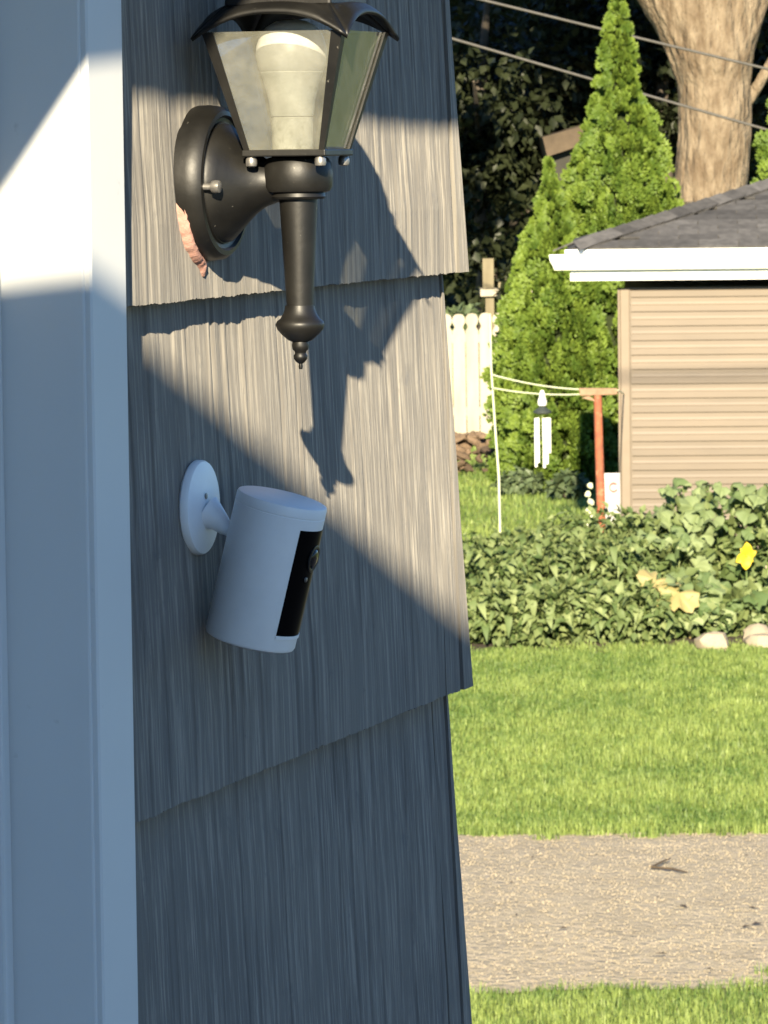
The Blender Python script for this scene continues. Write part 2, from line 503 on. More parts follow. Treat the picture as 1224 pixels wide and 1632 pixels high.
# ------------------------------------------------------------------ grass
def grass(name, label, n, xfun, ylo, yhi, hmin, hmax, width, tmean, tspread, keep=None, lie=.35):
    y = rng.uniform(ylo, yhi, n)
    lo, hi = xfun(y)
    x = lo + (hi - lo) * rng.random(n)
    if keep is not None:
        k = keep(x, y); x = x[k]; y = y[k]; n = len(x)
    # mowing bands and patches
    patch = np.array([mnoise.noise(Vector((a * .55, b * 1.25, 3.1))) + .5 * mnoise.noise(Vector((a * 3.1, b * 3.1, 8.7))) for a, b in zip(x, y)])
    clump = np.array([mnoise.noise(Vector((a * 9, b * 6, 5.2))) for a, b in zip(x, y)])
    h = (hmin + (hmax - hmin) * rng.random(n)) * (1 + .35 * patch + .55 * clump)
    ang = rng.uniform(0, 2 * np.pi, n)
    lean = np.abs(rng.normal(0, lie, n)) + .1
    d = np.stack([np.cos(ang), np.sin(ang), np.zeros(n)], 1)
    sdv = np.stack([-np.sin(ang), np.cos(ang), np.zeros(n)], 1)
    w = width * rng.uniform(.6, 1.3, n)
    b = np.stack([x, y, np.full(n, -.002)], 1)
    up = np.array([0, 0, 1.])
    mid = b + (up * .62 + d * (lean * .35)[:, None]) * h[:, None]
    tip = b + (up * np.clip(1 - lean * .45, .25, 1)[:, None] + d * (lean * 1.0)[:, None]) * h[:, None]
    V = np.stack([b - sdv * w[:, None] / 2, b + sdv * w[:, None] / 2, mid + sdv * w[:, None] * .42, mid - sdv * w[:, None] * .42, tip], 1).reshape(-1, 3)
    o = np.arange(n) * 5
    F = np.concatenate([np.stack([o, o + 1, o + 2], 1), np.stack([o, o + 2, o + 3], 1), np.stack([o + 3, o + 2, o + 4], 1)])
    T = np.clip(tmean + tspread * rng.normal(size=n) + .60 * patch + .45 * clump, 0, 1.2)
    T = np.where(rng.random(n) < .012, 1.9, T)
    return tag(link(name, np_mesh(name, V, F, np.repeat(T, 5)), M_BLADE), label, 'grass', kind='stuff')


wedge = lambda y: (.0165 * y - .1, .089 * y + .15)
wide = lambda y: (np.full_like(y, -4.5), .089 * y + 2.5)
inlane = lambda x, y: (y < np.array([lane_near(a) for a in x]) + rng.normal(0, .03, len(x))) | (y > np.array([lane_far(a) for a in x]) + rng.normal(0, .05, len(x)))
grass('lawn_grass', 'mown green lawn grass between gravel lane and vegetable bed', 92000, wedge, 20.75, 28.6, .03, .065, .0046, .5, .25, inlane)
grass('side_lawn_grass', 'mown grass continuing to both sides of the lawn strip', 110000, wide, 20.75, 30.5, .03, .065, .007, .5, .25, inlane)
grass('verge_grass', 'strip of paler grass on the near side of the gravel lane', 60000, lambda y: (.0165 * y - 2.5, .089 * y + 1.5), 15.4, 17.1, .03, .07, .0042, .62, .3, inlane, .5)
TUFTS = [(1.22, 20.70, .10, .05), (2.35, 19.2, .04, .03), (1.7, 17.35, .06, .05), (.75, 20.66, .06, .04), (1.5, 17.2, .05, .05), (1.62, 20.73, .09, .03)]
def tuftx(x, y):
    k = np.zeros(len(x), bool)
    for a, b, ra, rb in TUFTS: k |= ((x - a) / ra) ** 2 + ((y - b) / rb) ** 2 < rng.random(len(x)) * 1.6
    return k
grass('lane_weeds', 'small grass tufts growing into the gravel lane', 60000, lambda y: (np.full(len(y), .5), np.full(len(y), 2.5)), 17.0, 20.85, .04, .085, .005, .35, .25, tuftx, .5)
grass('far_lawn_grass', 'grass between vegetable bed and white picket fence', 110000, lambda y: (.010 * y - 4.5, .075 * y + .3), 30.6, 49, .04, .075, .008, .45, .25)

# ------------------------------------------------------------------ the house with the lamp
house = house_root('house', 0, 0, -EYE, label='house corner clad in grey grooved shingles with white door trim', cat='house')
HZ = EYE


def hb(mb, name, m, parent=house, **k):
    return mb.build(name, m, parent, **k)


CORNER = .520
c = MB().box(-.217, CORNER - .002, .014, 6.0, 0, HZ + .48)
hb(c, 'wall', M_WALLCORE)
c = MB().box(-6.6, -1.235, .014, 6.0, 0, HZ + .48)
c.box(-1.235, -.217, .014, 6.0, HZ + .40, HZ + .48)
hb(c, 'wall', M_WALLCORE)

BUTTS = [-.0977 + .3247 * k for k in (-4, -3, -2, -1, 0, 1)]
JOINTS = {-2: [.492], -1: [.488], 0: [.495], 1: [.1, .40], -3: [.2], -4: [-.05, .33]}


def striation(seed, n):
    r = np.random.default_rng(seed)
    g = np.zeros(n); i = 0
    while i < n:
        w = int(r.integers(2, 9)); d = r.random() ** 1.8 * .0016
        g[i:i + w] = d
        i += w
    g = np.convolve(np.pad(g, 1, mode='edge'), [.22, .56, .22], 'valid')
    low = np.interp(np.arange(n), np.linspace(0, n, max(4, n // 25)), r.normal(0, .0007, max(4, n // 25)))
    return g - low


def shingle(s0, s1, zb, zt, qb, qt, seed, parent):
    """grooved wedge: thick butt at the bottom, face towards -y"""
    n = max(6, int((s1 - s0) / .0016)); rows = 7
    ss = np.linspace(s0, s1, n)
    gq = striation(seed, n)
    r = np.random.default_rng(seed + 99)
    jit = np.interp(np.arange(n), np.linspace(0, n, max(3, n // 6)), r.normal(0, .0004, max(3, n // 6))) + r.normal(0, .00025, n)
    V = []
    for j in range(rows + 1):
        t = j / rows
        z = (zb + jit) * (1 - t) + zt * t
        wob = np.interp(np.arange(n), np.linspace(0, n, 9), r.normal(0, .0003, 9))
        q = qb + (qt - qb) * t - gq * (.55 if j == 0 else 1) + wob
        if j == 0: q = q - .0012
        V.append(np.stack([ss, -q, z], 1))
    back = np.stack([ss, np.full(n, .012), zb + jit], 1)
    backt = np.stack([ss, np.full(n, .012), np.full(n, zt)], 1)
    G = [back] + V + [backt]
    A = np.concatenate(G)
    m = len(G)
    ix = np.arange(n * m).reshape(m, n)
    F = np.stack([ix[:-1, :-1], ix[:-1, 1:], ix[1:, 1:], ix[1:, :-1]], -1).reshape(-1, 4).tolist()
    F.append(tuple(ix[::-1, 0].tolist())); F.append(tuple(ix[:, -1].tolist()))
    me = bpy.data.meshes.new('shingle')
    me.from_pydata(A.tolist(), [], F)
    me.update()
    return link('shingle', me, M_SIDING, parent)


for ci, zb in zip((-4, -3, -2, -1, 0, 1), BUTTS):
    zt = zb + .3247 + .022
    edges = [-.20] + JOINTS[ci] + [CORNER + .004]
    for k in range(len(edges) - 1):
        shingle(edges[k] + .0004, edges[k + 1] - .0004, HZ + zb, HZ + zt, .0145 + .0006 * (k % 2), -.001, 11 * ci + k + 60, house)
    # left of the doorway
    shingle(-5.99, -1.31, HZ + zb, HZ + zt, .0145, -.001, 500 + ci, house)
    # the course on the wall round the corner; its front edge closes the corner
    r = np.random.default_rng(900 + ci)
    b = MB()
    zl = np.linspace(0, 1, 9)
    prof = [(CORNER + .0065 + (.027 - .0045) * (1 - t) + r.normal(0, .0006), HZ + zb + r.normal(0, .0002) + (zt - zb) * t, .0150 * (1 - t) - .001 * t + .0012) for t in zl]
    vs = []; fs = []
    for s, z, q in prof:
        vs += [(CORNER + .0050, -q, z), (s, -q, z), (s, 5.9, z), (CORNER + .0050, 5.9, z)]
    for j in range(8):
        for e in range(4):
            a = j * 4 + e; bb = j * 4 + (e + 1) % 4
            fs.append((a, bb, bb + 4, a + 4))
    fs += [(3, 2, 1, 0), (32, 33, 34, 35)]
    b.add(vs, fs)
    hb(b, 'corner_shingle', M_SIDING)

# door frame: casing (slanted face), jamb, stop, door
def casing(s0, s1, flip=False):
    q0, q1 = (.017, .024)
    b = MB()
    z0, z1 = .0, HZ + .30
    b.hexa([(s0, -q0, z0), (s1 - .004, -q1, z0), (s1, -q1 + .004, z0), (s1, .013, z0), (s0, -q0, z1), (s1 - .004, -q1, z1), (s1, -q1 + .004, z1), (s1, .013, z1)])
    b.box(s0, s1, .0135, .0138, z0, z1)
    return b


b = MB()
prof = [(-.2405, -.0182), (-.2390, -.0194), (-.1925, -.0228), (-.1885, -.0205), (-.1885, .0135), (-.2405, .0135)]
n = len(prof); vs = [(x, y, 0) for x, y in prof] + [(x, y, HZ + .33) for x, y in prof]
fs = [tuple(range(n - 1, -1, -1)), tuple(range(n, 2 * n))] + [(i, (i + 1) % n, (i + 1) % n + n, i + n) for i in range(n)]
b.add(vs, fs); hb(b, 'door_casing', M_WHITE, smooth=25)
b = MB(); b.add([(-1.47 - x, y, z) for x, y, z in vs], [tuple(reversed(f)) for f in fs]); hb(b, 'door_casing', M_WHITE)
hb(MB().box(-1.29, -.18, -.026, .0135, HZ + .331, HZ + .40), 'head_casing', M_WHITE, bevel=.002)
hb(MB().box(-.2420, -.2180, -.0150, .11, 0, HZ + .33), 'door_jamb', M_WHITE, bevel=.0015)
hb(MB().box(-1.2345, -1.2, -.0150, .11, 0, HZ + .33), 'door_jamb', M_WHITE, bevel=.0015)
hb(MB().box(-.2550, -.2421, .0390, .064, 0, HZ + .33), 'door_stop', M_WHITE, bevel=.002)
hb(MB().box(-1.198, -.256, .066, .105, .02, HZ + .325), 'door', M_DOOR)
hb(MB().box(-1.235, -.235, .0, .11, HZ + .3301, HZ + .399), 'head_jamb', M_WHITE)
# eaves above
e0 = .492
b = MB()
zl, zr = HZ + .633, HZ + .400
b.hexa([(-6.0, -.28, zl), (.86, -.28, zr), (.86, -.30, zr), (-6.0, -.30, zl), (-6.0, -.28, HZ + .66), (.86, -.28, HZ + .66), (.86, -.30, HZ + .66), (-6.0, -.30, HZ + .66)])
hb(b, 'fascia', M_WHITE)
hb(MB().box(-5.99, .85, -.279, .012, HZ + .60, HZ + .615), 'soffit', M_WHITE)
b = MB()
b.hexa([(-6.0, -.33, HZ + .66), (.88, -.33, HZ + .66), (.88, 3.2, HZ + 1.70), (-6.0, 3.2, HZ + 1.70), (-6.0, -.33, HZ + .70), (.88, -.33, HZ + .70), (.88, 3.2, HZ + 1.74), (-6.0, 3.2, HZ + 1.74)])
b.hexa([(-6.0, 3.2, HZ + 1.70), (.88, 3.2, HZ + 1.70), (.88, 6.4, HZ + .66), (-6.0, 6.4, HZ + .66), (-6.0, 3.2, HZ + 1.74), (.88, 3.2, HZ + 1.74), (.88, 6.4, HZ + .70), (-6.0, 6.4, HZ + .70)])
hb(b, 'roof', M_ROOF)
hb(MB().prism_x([(.0, HZ + .46), (6.0, HZ + .46), (6.0, HZ + .7), (3.2, HZ + 1.69), (0, HZ + .72)], CORNER - .02, CORNER - .002), 'gable', M_SIDING)
M_LIGHTBLOCK = pmat('blue_grey_light_block', (.20, .23, .28), (.17, .20, .245), rough=.6, scale=6)
# unseen canopy shape added behind the viewer; its beam shades the lower wall
WZ = HZ + 1.124
def wz(q): return WZ + .10 * (q - .98)
QA, QB = .02, 2.6
b = MB()
b.hexa([(-3.13, -QA, wz(QA) - .22), (-3.13, -QB, wz(QB) - .22), (-3.10, -QB, wz(QB) - .22), (-3.10, -QA, wz(QA) - .22), (-3.13, -QA, wz(QA)), (-3.13, -QB, wz(QB)), (-3.10, -QB, wz(QB)), (-3.10, -QA, wz(QA))])
hb(b, 'shade_caster_beam', M_LIGHTBLOCK)
b = MB()
b.hexa([(-6.6, -QA, wz(QA) - .07), (-6.6, -QB, wz(QB) - .07), (-3.131, -QB, wz(QB) - .07), (-3.131, -QA, wz(QA) - .07), (-6.6, -QA, wz(QA) - .02), (-6.6, -QB, wz(QB) - .02), (-3.131, -QB, wz(QB) - .02), (-3.131, -QA, wz(QA) - .02)])
hb(b, 'shade_caster_slab', M_LIGHTBLOCK)
for sp_ in (-3.24, -6.55):
    hb(MB().box(sp_, sp_ + .10, -2.55, -2.45, HZ - 1.629, wz(2.5) - .071), 'shade_caster_post', M_LIGHTBLOCK)

hb(MB().box(-6.6, -6.55, -2.44, -.02, HZ - 1.629, wz(.02) - .075), 'added_light_block', M_LIGHTBLOCK)  # unseen end wall added to block warm low light from behind the viewer
# raised deck under the viewer, unseen; added to block green ground bounce
M_DECK = pmat('unseen_deck_grey', (.055, .065, .085), (.045, .052, .07), rough=.7, scale=12, stretch=(.3, 1, 1))
for k in range(19):
    hb(MB().box(-6.6, .50, -.02 - .14 * k - .134, -.02 - .14 * k, HZ - 1.66, HZ - 1.63), 'unseen_deck_board', M_DECK)
hb(MB().box(-6.6, .50, -2.66, -.02, HZ - 1.90, HZ - 1.661), 'unseen_deck_frame', M_DECK)
for sp_ in (-6.5, -4.9, -3.2, -1.4, .38):
    hb(MB().box(sp_, sp_ + .1, -2.6, -2.5, 0, HZ - 1.901), 'unseen_deck_post', M_DECK)

# ------------------------------------------------------------------ wall lamp
ZL = -.0227
lamp = house_root('wall_lamp', -.020, .006, ZL, label='black coach lamp with tapered glass lantern on the grooved wall', cat='wall lamp')
AX = .0698                                                   # axis distance from the root plane


def zz(z): return z - ZL                                     # eye-level height -> lamp local height
OUT = Matrix(((1, 0, 0, 0), (0, 0, -1, 0), (0, 1, 0, 0), (0, 0, 0, 1)))   # lathe axis z -> -y (out of the wall)
AXM = Matrix.Translation((0, -AX, 0))
plate = MB().lathe([(.0505, 0), (.0508, .010), (.0498, .0165), (.0470, .0200), (.0440, .0205), (.0425, .0185), (.0400, .0182), (.0395, .0195), (.030, .0195)], 64, OUT)
hb(plate, 'back_plate', M_BLACK, lamp, smooth=40)
arm = MB().lathe([(.0392, .0185), (.0385, .0215), (.0340, .0260), (.0270, .0330), (.0205, .0400), (.0158, .0470), (.0130, .0550), (.0118, .0698)], 48, OUT)
hb(arm, 'arm', M_BLACK, lamp, smooth=60)
for sx in (-1, 1):
    k = MB().lathe([(.0022, .019), (.0022, .026), (.0040, .0262), (.0044, .0285), (.0040, .0312), (.0020, .0320)], 14, Matrix.Translation((sx * .0425, 0, -.002)) @ OUT)
    hb(k, 'cap_nut', M_KNOB, lamp, smooth=40)
# collar, stem, finial
hb(MB().lathe([(.0165, zz(-.0335)), (.0178, zz(-.0320)), (.0172, zz(-.0295)), (.0205, zz(-.0285)), (.0222, zz(-.0255)), (.0226, zz(-.018)), (.0220, zz(-.0105)), (.0195, zz(-.0068)), (.0150, zz(-.0058))], 48, AXM), 'collar', M_BLACK, lamp, smooth=40)
hb(MB().lathe([(.0086, zz(-.1030)), (.0088, zz(-.0980)), (.0124, zz(-.0360)), (.0124, zz(-.0330))], 40, AXM), 'stem', M_BLACK, lamp, smooth=50)
hb(MB().lathe([(.0011, zz(-.1440)), (.0014, zz(-.1425)), (.0012, zz(-.1405)), (.0030, zz(-.1392)), (.0044, zz(-.1372)), (.0046, zz(-.1352)), (.0036, zz(-.1335)), (.0040, zz(-.1322)), (.0052, zz(-.1310)), (.0056, zz(-.1285)), (.0052, zz(-.1262)), (.0080, zz(-.1250)), (.0120, zz(-.1215)), (.0150, zz(-.1180)), (.0160, zz(-.1150)), (.0152, zz(-.1128)), (.0128, zz(-.1110)), (.0110, zz(-.1080)), (.0100, zz(-.1050)), (.0096, zz(-.1025))], 40, AXM), 'finial', M_BLACK, lamp, smooth=40)
# lantern body
HB, HT = .0262, .0465
Z0, Z1 = zz(-.0015), zz(.0740)
hb(MB().box(-.0285, .0285, -AX - .0285, -AX + .0285, zz(-.0058), zz(-.0015)), 'base_plate', M_BLACK, lamp, bevel=.0008)
for sx in (-1, 1):
    for sy in (-1, 1):
        k = MB().lathe([(.0018, zz(-.0125)), (.0034, zz(-.0118)), (.0038, zz(-.0100)), (.0036, zz(-.0075)), (.0026, zz(-.0055))], 14, AXM @ Matrix.Translation((sx * .0235, sy * .0235, 0)))
        hb(k, 'screw_knob', M_KNOB, lamp, smooth=40)
        w = .0040
        p = MB()
        def pc(h, z, a, bq): return (sx * (h + .0012) - sx * a, -AX + sy * (h + .0012) - sy * bq, z)
        lo = [pc(HB, Z0, 0, 0), pc(HB, Z0, w * .9, 0), pc(HB, Z0, w * .9, w * .35), pc(HB, Z0, w * .35, w * .35), pc(HB, Z0, w * .35, w * .9), pc(HB, Z0, 0, w * .9)]
        hi = [pc(HT, Z1, 0, 0), pc(HT, Z1, w * 1.9, 0), pc(HT, Z1, w * 1.9, w * .35), pc(HT, Z1, w * .35, w * .35), pc(HT, Z1, w * .35, w * 1.9), pc(HT, Z1, 0, w * 1.9)]
        fs = [tuple(range(6)), tuple(range(11, 5, -1))] + [(i, i + 6, (i + 1) % 6 + 6, (i + 1) % 6) for i in range(6)]
        p.add(lo + hi, fs)
        hb(p, 'corner_post', M_BLACK, lamp)
for k in range(4):
    Rz = AXM @ Matrix.Rotation(k * math.pi / 2, 4, 'Z')
    p = MB()
    t = .0013
    hb0, ht0 = HB - .0010, HT - .0008
    p.hexa([(-hb0, -hb0, Z0), (hb0, -hb0, Z0), (hb0 - t, -hb0 + t, Z0), (-hb0 + t, -hb0 + t, Z0), (-ht0, -ht0, Z1), (ht0, -ht0, Z1), (ht0 - t, -ht0 + t, Z1), (-ht0 + t, -ht0 + t, Z1)], Rz)
    hb(p, 'glass_pane', M_PANE, lamp)
# lamp roof: flared skirt with an arch over each pane, band, dome, finial
sk = MB(); NA, NB = 18, 6
for k in range(4):
    Rz = AXM @ Matrix.Rotation(k * math.pi / 2, 4, 'Z')
    vs = []; fs = []
    for j in range(NB + 1):
        bb = j / NB
        for i in range(NA + 1):
            a = -1 + 2 * i / NA
            arch = 1 - abs(a) ** 2.4
            zo = .0690 + .0165 * arch; ho = .0526 - .0020 * arch
            hh = ho + (.0350 - ho) * bb
            zc = zo + (.0905 - zo) * (bb ** (.75 if arch > .5 else 1.0)) + .0030 * math.sin(math.pi * bb) * arch
            vs.append((a * hh, -hh, zz(zc)))
    for j in range(NB):
        for i in range(NA):
            q = j * (NA + 1) + i
            fs.append((q, q + 1, q + NA + 2, q + NA + 1))
    sk.add(vs, fs, Rz)
o = hb(sk, 'roof_skirt', M_BLACK, lamp, smooth=50)
sd = o.modifiers.new('solid', 'SOLIDIFY'); sd.thickness = .0024; sd.offset = 0
hb(MB().box(-.0362, .0362, -AX - .0362, -AX + .0362, zz(.0895), zz(.0978)), 'roof_band', M_BLACK, lamp, bevel=.002)
dm = MB()
for k in range(4):
    Rz = AXM @ Matrix.Rotation(k * math.pi / 2, 4, 'Z')
    pr = [(.033, .0978), (.032, .106), (.028, .117), (.020, .127), (.010, .134)]
    vs = []
    for h, z in pr: vs += [(-h, -h, zz(z)), (h, -h, zz(z))]
    dm.add(vs, [(2 * i, 2 * i + 1, 2 * i + 3, 2 * i + 2) for i in range(4)], Rz)
dm.box(-.010, .010, -AX - .010, -AX + .010, zz(.1338), zz(.136))
hb(dm, 'roof_dome', M_BLACK, lamp, smooth=40)
hb(MB().lathe([(.004, zz(.1355)), (.006, zz(.139)), (.0075, zz(.143)), (.006, zz(.147)), (.003, zz(.151)), (.001, zz(.155))], 20, AXM), 'top_finial', M_BLACK, lamp, smooth=60)
# bulb and socket
BX = Matrix.Translation((-.004, -AX + .002, 0))
hb(MB().lathe([(.0132, zz(-.0012)), (.0134, zz(.0030)), (.0134, zz(.0190)), (.0128, zz(.0196))], 32, BX), 'socket', M_SOCKET, lamp, smooth=40)
hb(MB().lathe([(.0138, zz(.0200)), (.0142, zz(.0215)), (.0150, zz(.0300)), (.0185, zz(.0430)), (.0205, zz(.0482)), (.0200, zz(.0490))], 36, BX), 'bulb_body', M_BULBBODY, lamp, smooth=40)
hb(MB().lathe([(.0204, zz(.0490)), (.0222, zz(.0530)), (.0232, zz(.0590)), (.0228, zz(.0650)), (.0205, zz(.0720)), (.0165, zz(.0775)), (.0100, zz(.0812)), (.0030, zz(.0825))], 36, BX), 'bulb_dome', M_BULB, lamp, smooth=60)
# bead of peach sealant round the lower left of the back plate
sb = MB(); vs = []; fs = []; NSB = 48
for i in range(NSB + 1):
    t = i / NSB
    a = math.radians(192 + 76 * t); ev = math.sin(math.pi * min(.985, max(.015, t))) ** .4
    ro = .0506 + .0105 * (math.sin(math.pi * min(1, t * 1.02)) ** .7) * (.12 + .88 * t) * (1 + .22 * mnoise.noise(Vector((i * .33, 2, 0)))) + (.0085 * math.exp(-((t - .90) / .07) ** 2))
    for rr, yy in ((.0490, .004), (.0490, -.0050 - .0045 * ev), ((.0500 + ro) / 2, -.0050 - .0068 * ev - .0012 * mnoise.noise(Vector((i * .5, 0, 3)))), (ro - .0012, -.0045 - .0058 * ev), (ro, -.0070 * ev), (ro, .004)):
        vs.append((rr * math.cos(a), yy, rr * math.sin(a)))
for i in range(NSB):
    for e_ in range(6):
        p, q = i * 6 + e_, i * 6 + (e_ + 1) % 6
        fs.append((p, q, q + 6, p + 6))
fs += [(5, 4, 3, 2, 1, 0), tuple(range(NSB * 6, NSB * 6 + 6))]
hb(sb.add(vs, fs), 'sealant_bead', M_CAULK, lamp, smooth=180)

# ------------------------------------------------------------------ security camera
camr = house_root('security_camera', -.030, .0045, -.2345, label='white cylindrical security camera with black face tilted down on the wall', cat='security camera')
OUTC = OUT
hb(MB().lathe([(.0300, 0), (.0312, .0015), (.0312, .0048), (.0302, .0064), (.0255, .0078), (.0180, .0088), (.0100, .0096), (.004, .0098)], 48, OUTC), 'mount_disc', M_CAMWHITE, camr, smooth=35)
hb(MB().tube([(0, -.0085, -.004), (0, -.016, -.0080), (0, -.021, -.0125), (0, -.027, -.0145), (0, -.034, -.0170)], [.0125, .0075, .0055, .0052, .0052], 20), 'mount_arm', M_CAMWHITE, camr, smooth=60)
hb(MB().lathe([(.0016, 0), (.0022, .0012), (.0010, .0016)], 12, Matrix.Translation((-.005, -.0090, .008)) @ OUTC), 'mount_screw', M_KNOB, camr, smooth=40)
body = bpy.data.objects.new('camera_body', None)
bm = MB().lathe([(.0040, -.0490), (.0270, -.0490), (.0292, -.0480), (.0300, -.0462), (.0300, .0412), (.0297, .0414), (.0297, .0420), (.0300, .0422), (.0300, .0468), (.0294, .0484), (.0280, .0490), (.0040, .0490)], 96)
TM = Matrix.Translation((0, -.0490, -.0400)) @ Matrix.Rotation(math.radians(14.5), 4, 'X')
bpy.data.objects.remove(body)
body = hb(bm, 'body', M_CAMWHITE, camr, smooth=30)
body.matrix_local = TM


def face_patch(a0, a1, z0, z1, r0, r1, n=28, cx=0):
    """curved panel on the body's front (towards -y)"""
    b = MB(); vs = []; fs = []
    for i in range(n + 1):
        a = math.radians(a0 + (a1 - a0) * i / n)
        sx, sy = math.sin(a), -math.cos(a)
        vs += [(r0 * sx, r0 * sy, z0), (r1 * sx, r1 * sy, z0), (r1 * sx, r1 * sy, z1), (r0 * sx, r0 * sy, z1)]
    for i in range(n):
        for e in range(4):
            p, q = i * 4 + e, i * 4 + (e + 1) % 4
            fs.append((p, q, q + 4, p + 4))
    fs += [(3, 2, 1, 0), (n * 4, n * 4 + 1, n * 4 + 2, n * 4 + 3)]
    return b.add(vs, fs)


hb(face_patch(-40, 40, -.0365, .0345, .0290, .0303), 'face_panel', M_CAMBLACK, body, smooth=30)
hb(face_patch(-40.8, 40.8, -.0388, -.0366, .0290, .0307), 'face_lip', M_CAMWHITE, body, smooth=30)
LM = Matrix.Translation((0, -.0296, .0155)) @ OUTC
hb(MB().lathe([(.0092, 0), (.0092, .0008), (.0084, .0012), (.0070, .0009), (.0068, .0006)], 32, LM), 'lens_ring', M_LENSRING, body, smooth=40)
hb(MB().lathe([(.0066, .0004), (.0058, .0014), (.0040, .0020), (.0015, .0023)], 28, LM), 'lens', M_LENS, body, smooth=80)
hb(MB().lathe([(.0016, 0), (.0016, .0010), (.0008, .0014)], 14, Matrix.Translation((-.0065, -.0296, .0020)) @ OUTC), 'sensor', M_KNOB, body, smooth=40)

# ------------------------------------------------------------------ neighbour's garage
GD = 34.0
gp = at(990, 700, GD)
GX = gp.x
garage = empty('garage', (GX, GD, 0), math.radians(-3.5), 'low garage with tan vinyl siding, white gutter and grey hip roof', 'garage')
GW, GDP = 5.0, 3.2
WALLTOP = at(1100, 458, GD).z
M_GW = M_SOFFIT
MB().box(.03, GW, .03, GDP, 0, WALLTOP).build('wall_core', M_SOFFIT, garage)
MB().box(-.002, GW, -.004, .03, 0, .10).build('foundation', M_LIME, garage)
CO = .1118
z = .10; k = 0
while z < WALLTOP - .01:
    h = min(CO, WALLTOP - z)
    pr = [(.03, 0), (-.012, 0), (-.0125, .005), (-.0105, .048), (-.004, .056), (-.0005, .075), (.0010, h), (.03, h)]
    pr = [(a, min(bq, h)) for a, bq in pr]
    MB().prism_x(pr, .085, GW, Matrix.Translation((0, 0, z))).build('siding_board', M_SIDINGTAN, garage)
    z += CO; k += 1
MB().box(.0, .072, -.020, .03, .06, WALLTOP + .001).build('corner_post', M_TANPOST, garage, bevel=.006)
MB().box(-.02, -.0005, -.018, .09, .06, WALLTOP + .001).build('corner_post', M_TANPOST, garage, bevel=.006)
MB().box(.0725, .084, -.0135, .03, .06, WALLTOP + .001).build('channel_trim', M_SIDINGTAN, garage)
OVF, OVS = .20, .36
ed = GD - OVF
EZ = at(1050, 400, ed).z
FZ0 = at(1050, 446, ed).z
GZ0, GZ1 = at(1050, 429, ed - .1).z, at(1050, 404, ed - .1).z
MB().box(-OVS, GW + .4, -OVF + .002, GDP + .3, FZ0 + .03, FZ0 + .045).build('soffit', M_SOFFIT, garage)
MB().box(-OVS, GW + .4, -OVF - .02, -OVF, FZ0, EZ).build('fascia', M_METALWHITE, garage)
MB().box(-OVS - .02, -OVS - .0005, -OVF - .02, GDP + .3, FZ0, EZ).build('fascia', M_METALWHITE, garage)
gu = MB()
gpf = [(-OVF - .022, GZ0), (-OVF - .085, GZ0), (-OVF - .100, GZ0 + .03), (-OVF - .122, GZ0 + .070), (-OVF - .128, GZ1 - .01), (-OVF - .128, GZ1), (-OVF - .120, GZ1), (-OVF - .120, GZ1 - .012), (-OVF - .022, GZ1 - .05)]
n = len(gpf)
vs = [(-OVS - .14 - max(0, (-y - OVF - .09)) * 1.0 + 0, y, zv) for y, zv in gpf] + [(GW + .4, y, zv) for y, zv in gpf]
gu.add(vs, [tuple(range(n - 1, -1, -1)), tuple(range(n, 2 * n))] + [(i, (i + 1) % n, (i + 1) % n + n, i + n) for i in range(n)])
gu.build('gutter', M_METALWHITE, garage)
MB().box(-OVS - .06, GW + .4, -OVF - .05, -OVF + .05, EZ - .012, EZ + .018).build('drip_edge', M_METALWHITE, garage)
# hip roof
PT = .288
rx0, ry0 = -OVS - .05, -OVF - .045
RB = EZ + .02
run = 1.98
rf = MB()
rf.add([(rx0, ry0, RB), (GW + .4, ry0, RB), (GW + .4, ry0 + run, RB + PT * run), (rx0 + run, ry0 + run, RB + PT * run), (rx0, ry0 + 2 * run, RB), (GW + .4, ry0 + 2 * run, RB)],
       [(0, 1, 2, 3), (0, 3, 4), (3, 2, 5, 4)])
roofp = rf.build('roof', M_ROOF, garage)
# shingle tabs, row by row
tabmeshes = []
for v in range(5):
    b = MB().box(0, .305 - .006, 0, .165, 0, .015)
    tabmeshes.append(b.mesh('shingle_tab'))
EXPO = .128
sl = math.atan(PT)
row = 0
while row * EXPO * math.cos(sl) < run * .97:
    yy = ry0 - .012 + row * EXPO * math.cos(sl); zz2 = RB + .004 + row * EXPO * math.sin(sl) - .012 * PT
    x0 = rx0 + (yy - ry0) + .16 + (.15 if row % 2 else 0)
    xi = x0 - (x0 % .305)
    while xi < rx0 + 3.4:
        if xi > rx0 + (yy - ry0) + .02:
            o = link('shingle_tab', tabmeshes[(row * 7 + int(xi * 10)) % 5], M_ROOF, roofp)
            o.location = (xi + (.1525 if row % 2 else 0), yy, zz2 + .001 * (row % 3))
            o.rotation_euler = (sl + .030, 0, 0)
        xi += .305
    row += 1
# hip caps
capm = MB().add([(-.15, -.11, -.045), (0, -.02, 0), (.15, -.11, -.045), (-.15, .22, -.045), (0, .24, .0), (.15, .22, -.045), (-.15, -.11, -.057), (.15, -.11, -.057), (0, -.02, -.014)],
                [(0, 1, 4, 3), (1, 2, 5, 4), (0, 6, 8, 1), (1, 8, 7, 2)]).mesh('hip_cap')
hip = Vector((run, run, PT * run)).normalized()
hy = math.atan2(hip.y, hip.x) - math.pi / 2
k = 0
while k * .155 < 2.7:
    o = link('hip_cap', capm, M_ROOF, roofp)
    o.location = Vector((rx0, ry0, RB + .046)) + hip * (k * .155 + .10)
    o.rotation_euler = (math.asin(hip.z) + .06, 0, hy)
    k += 1

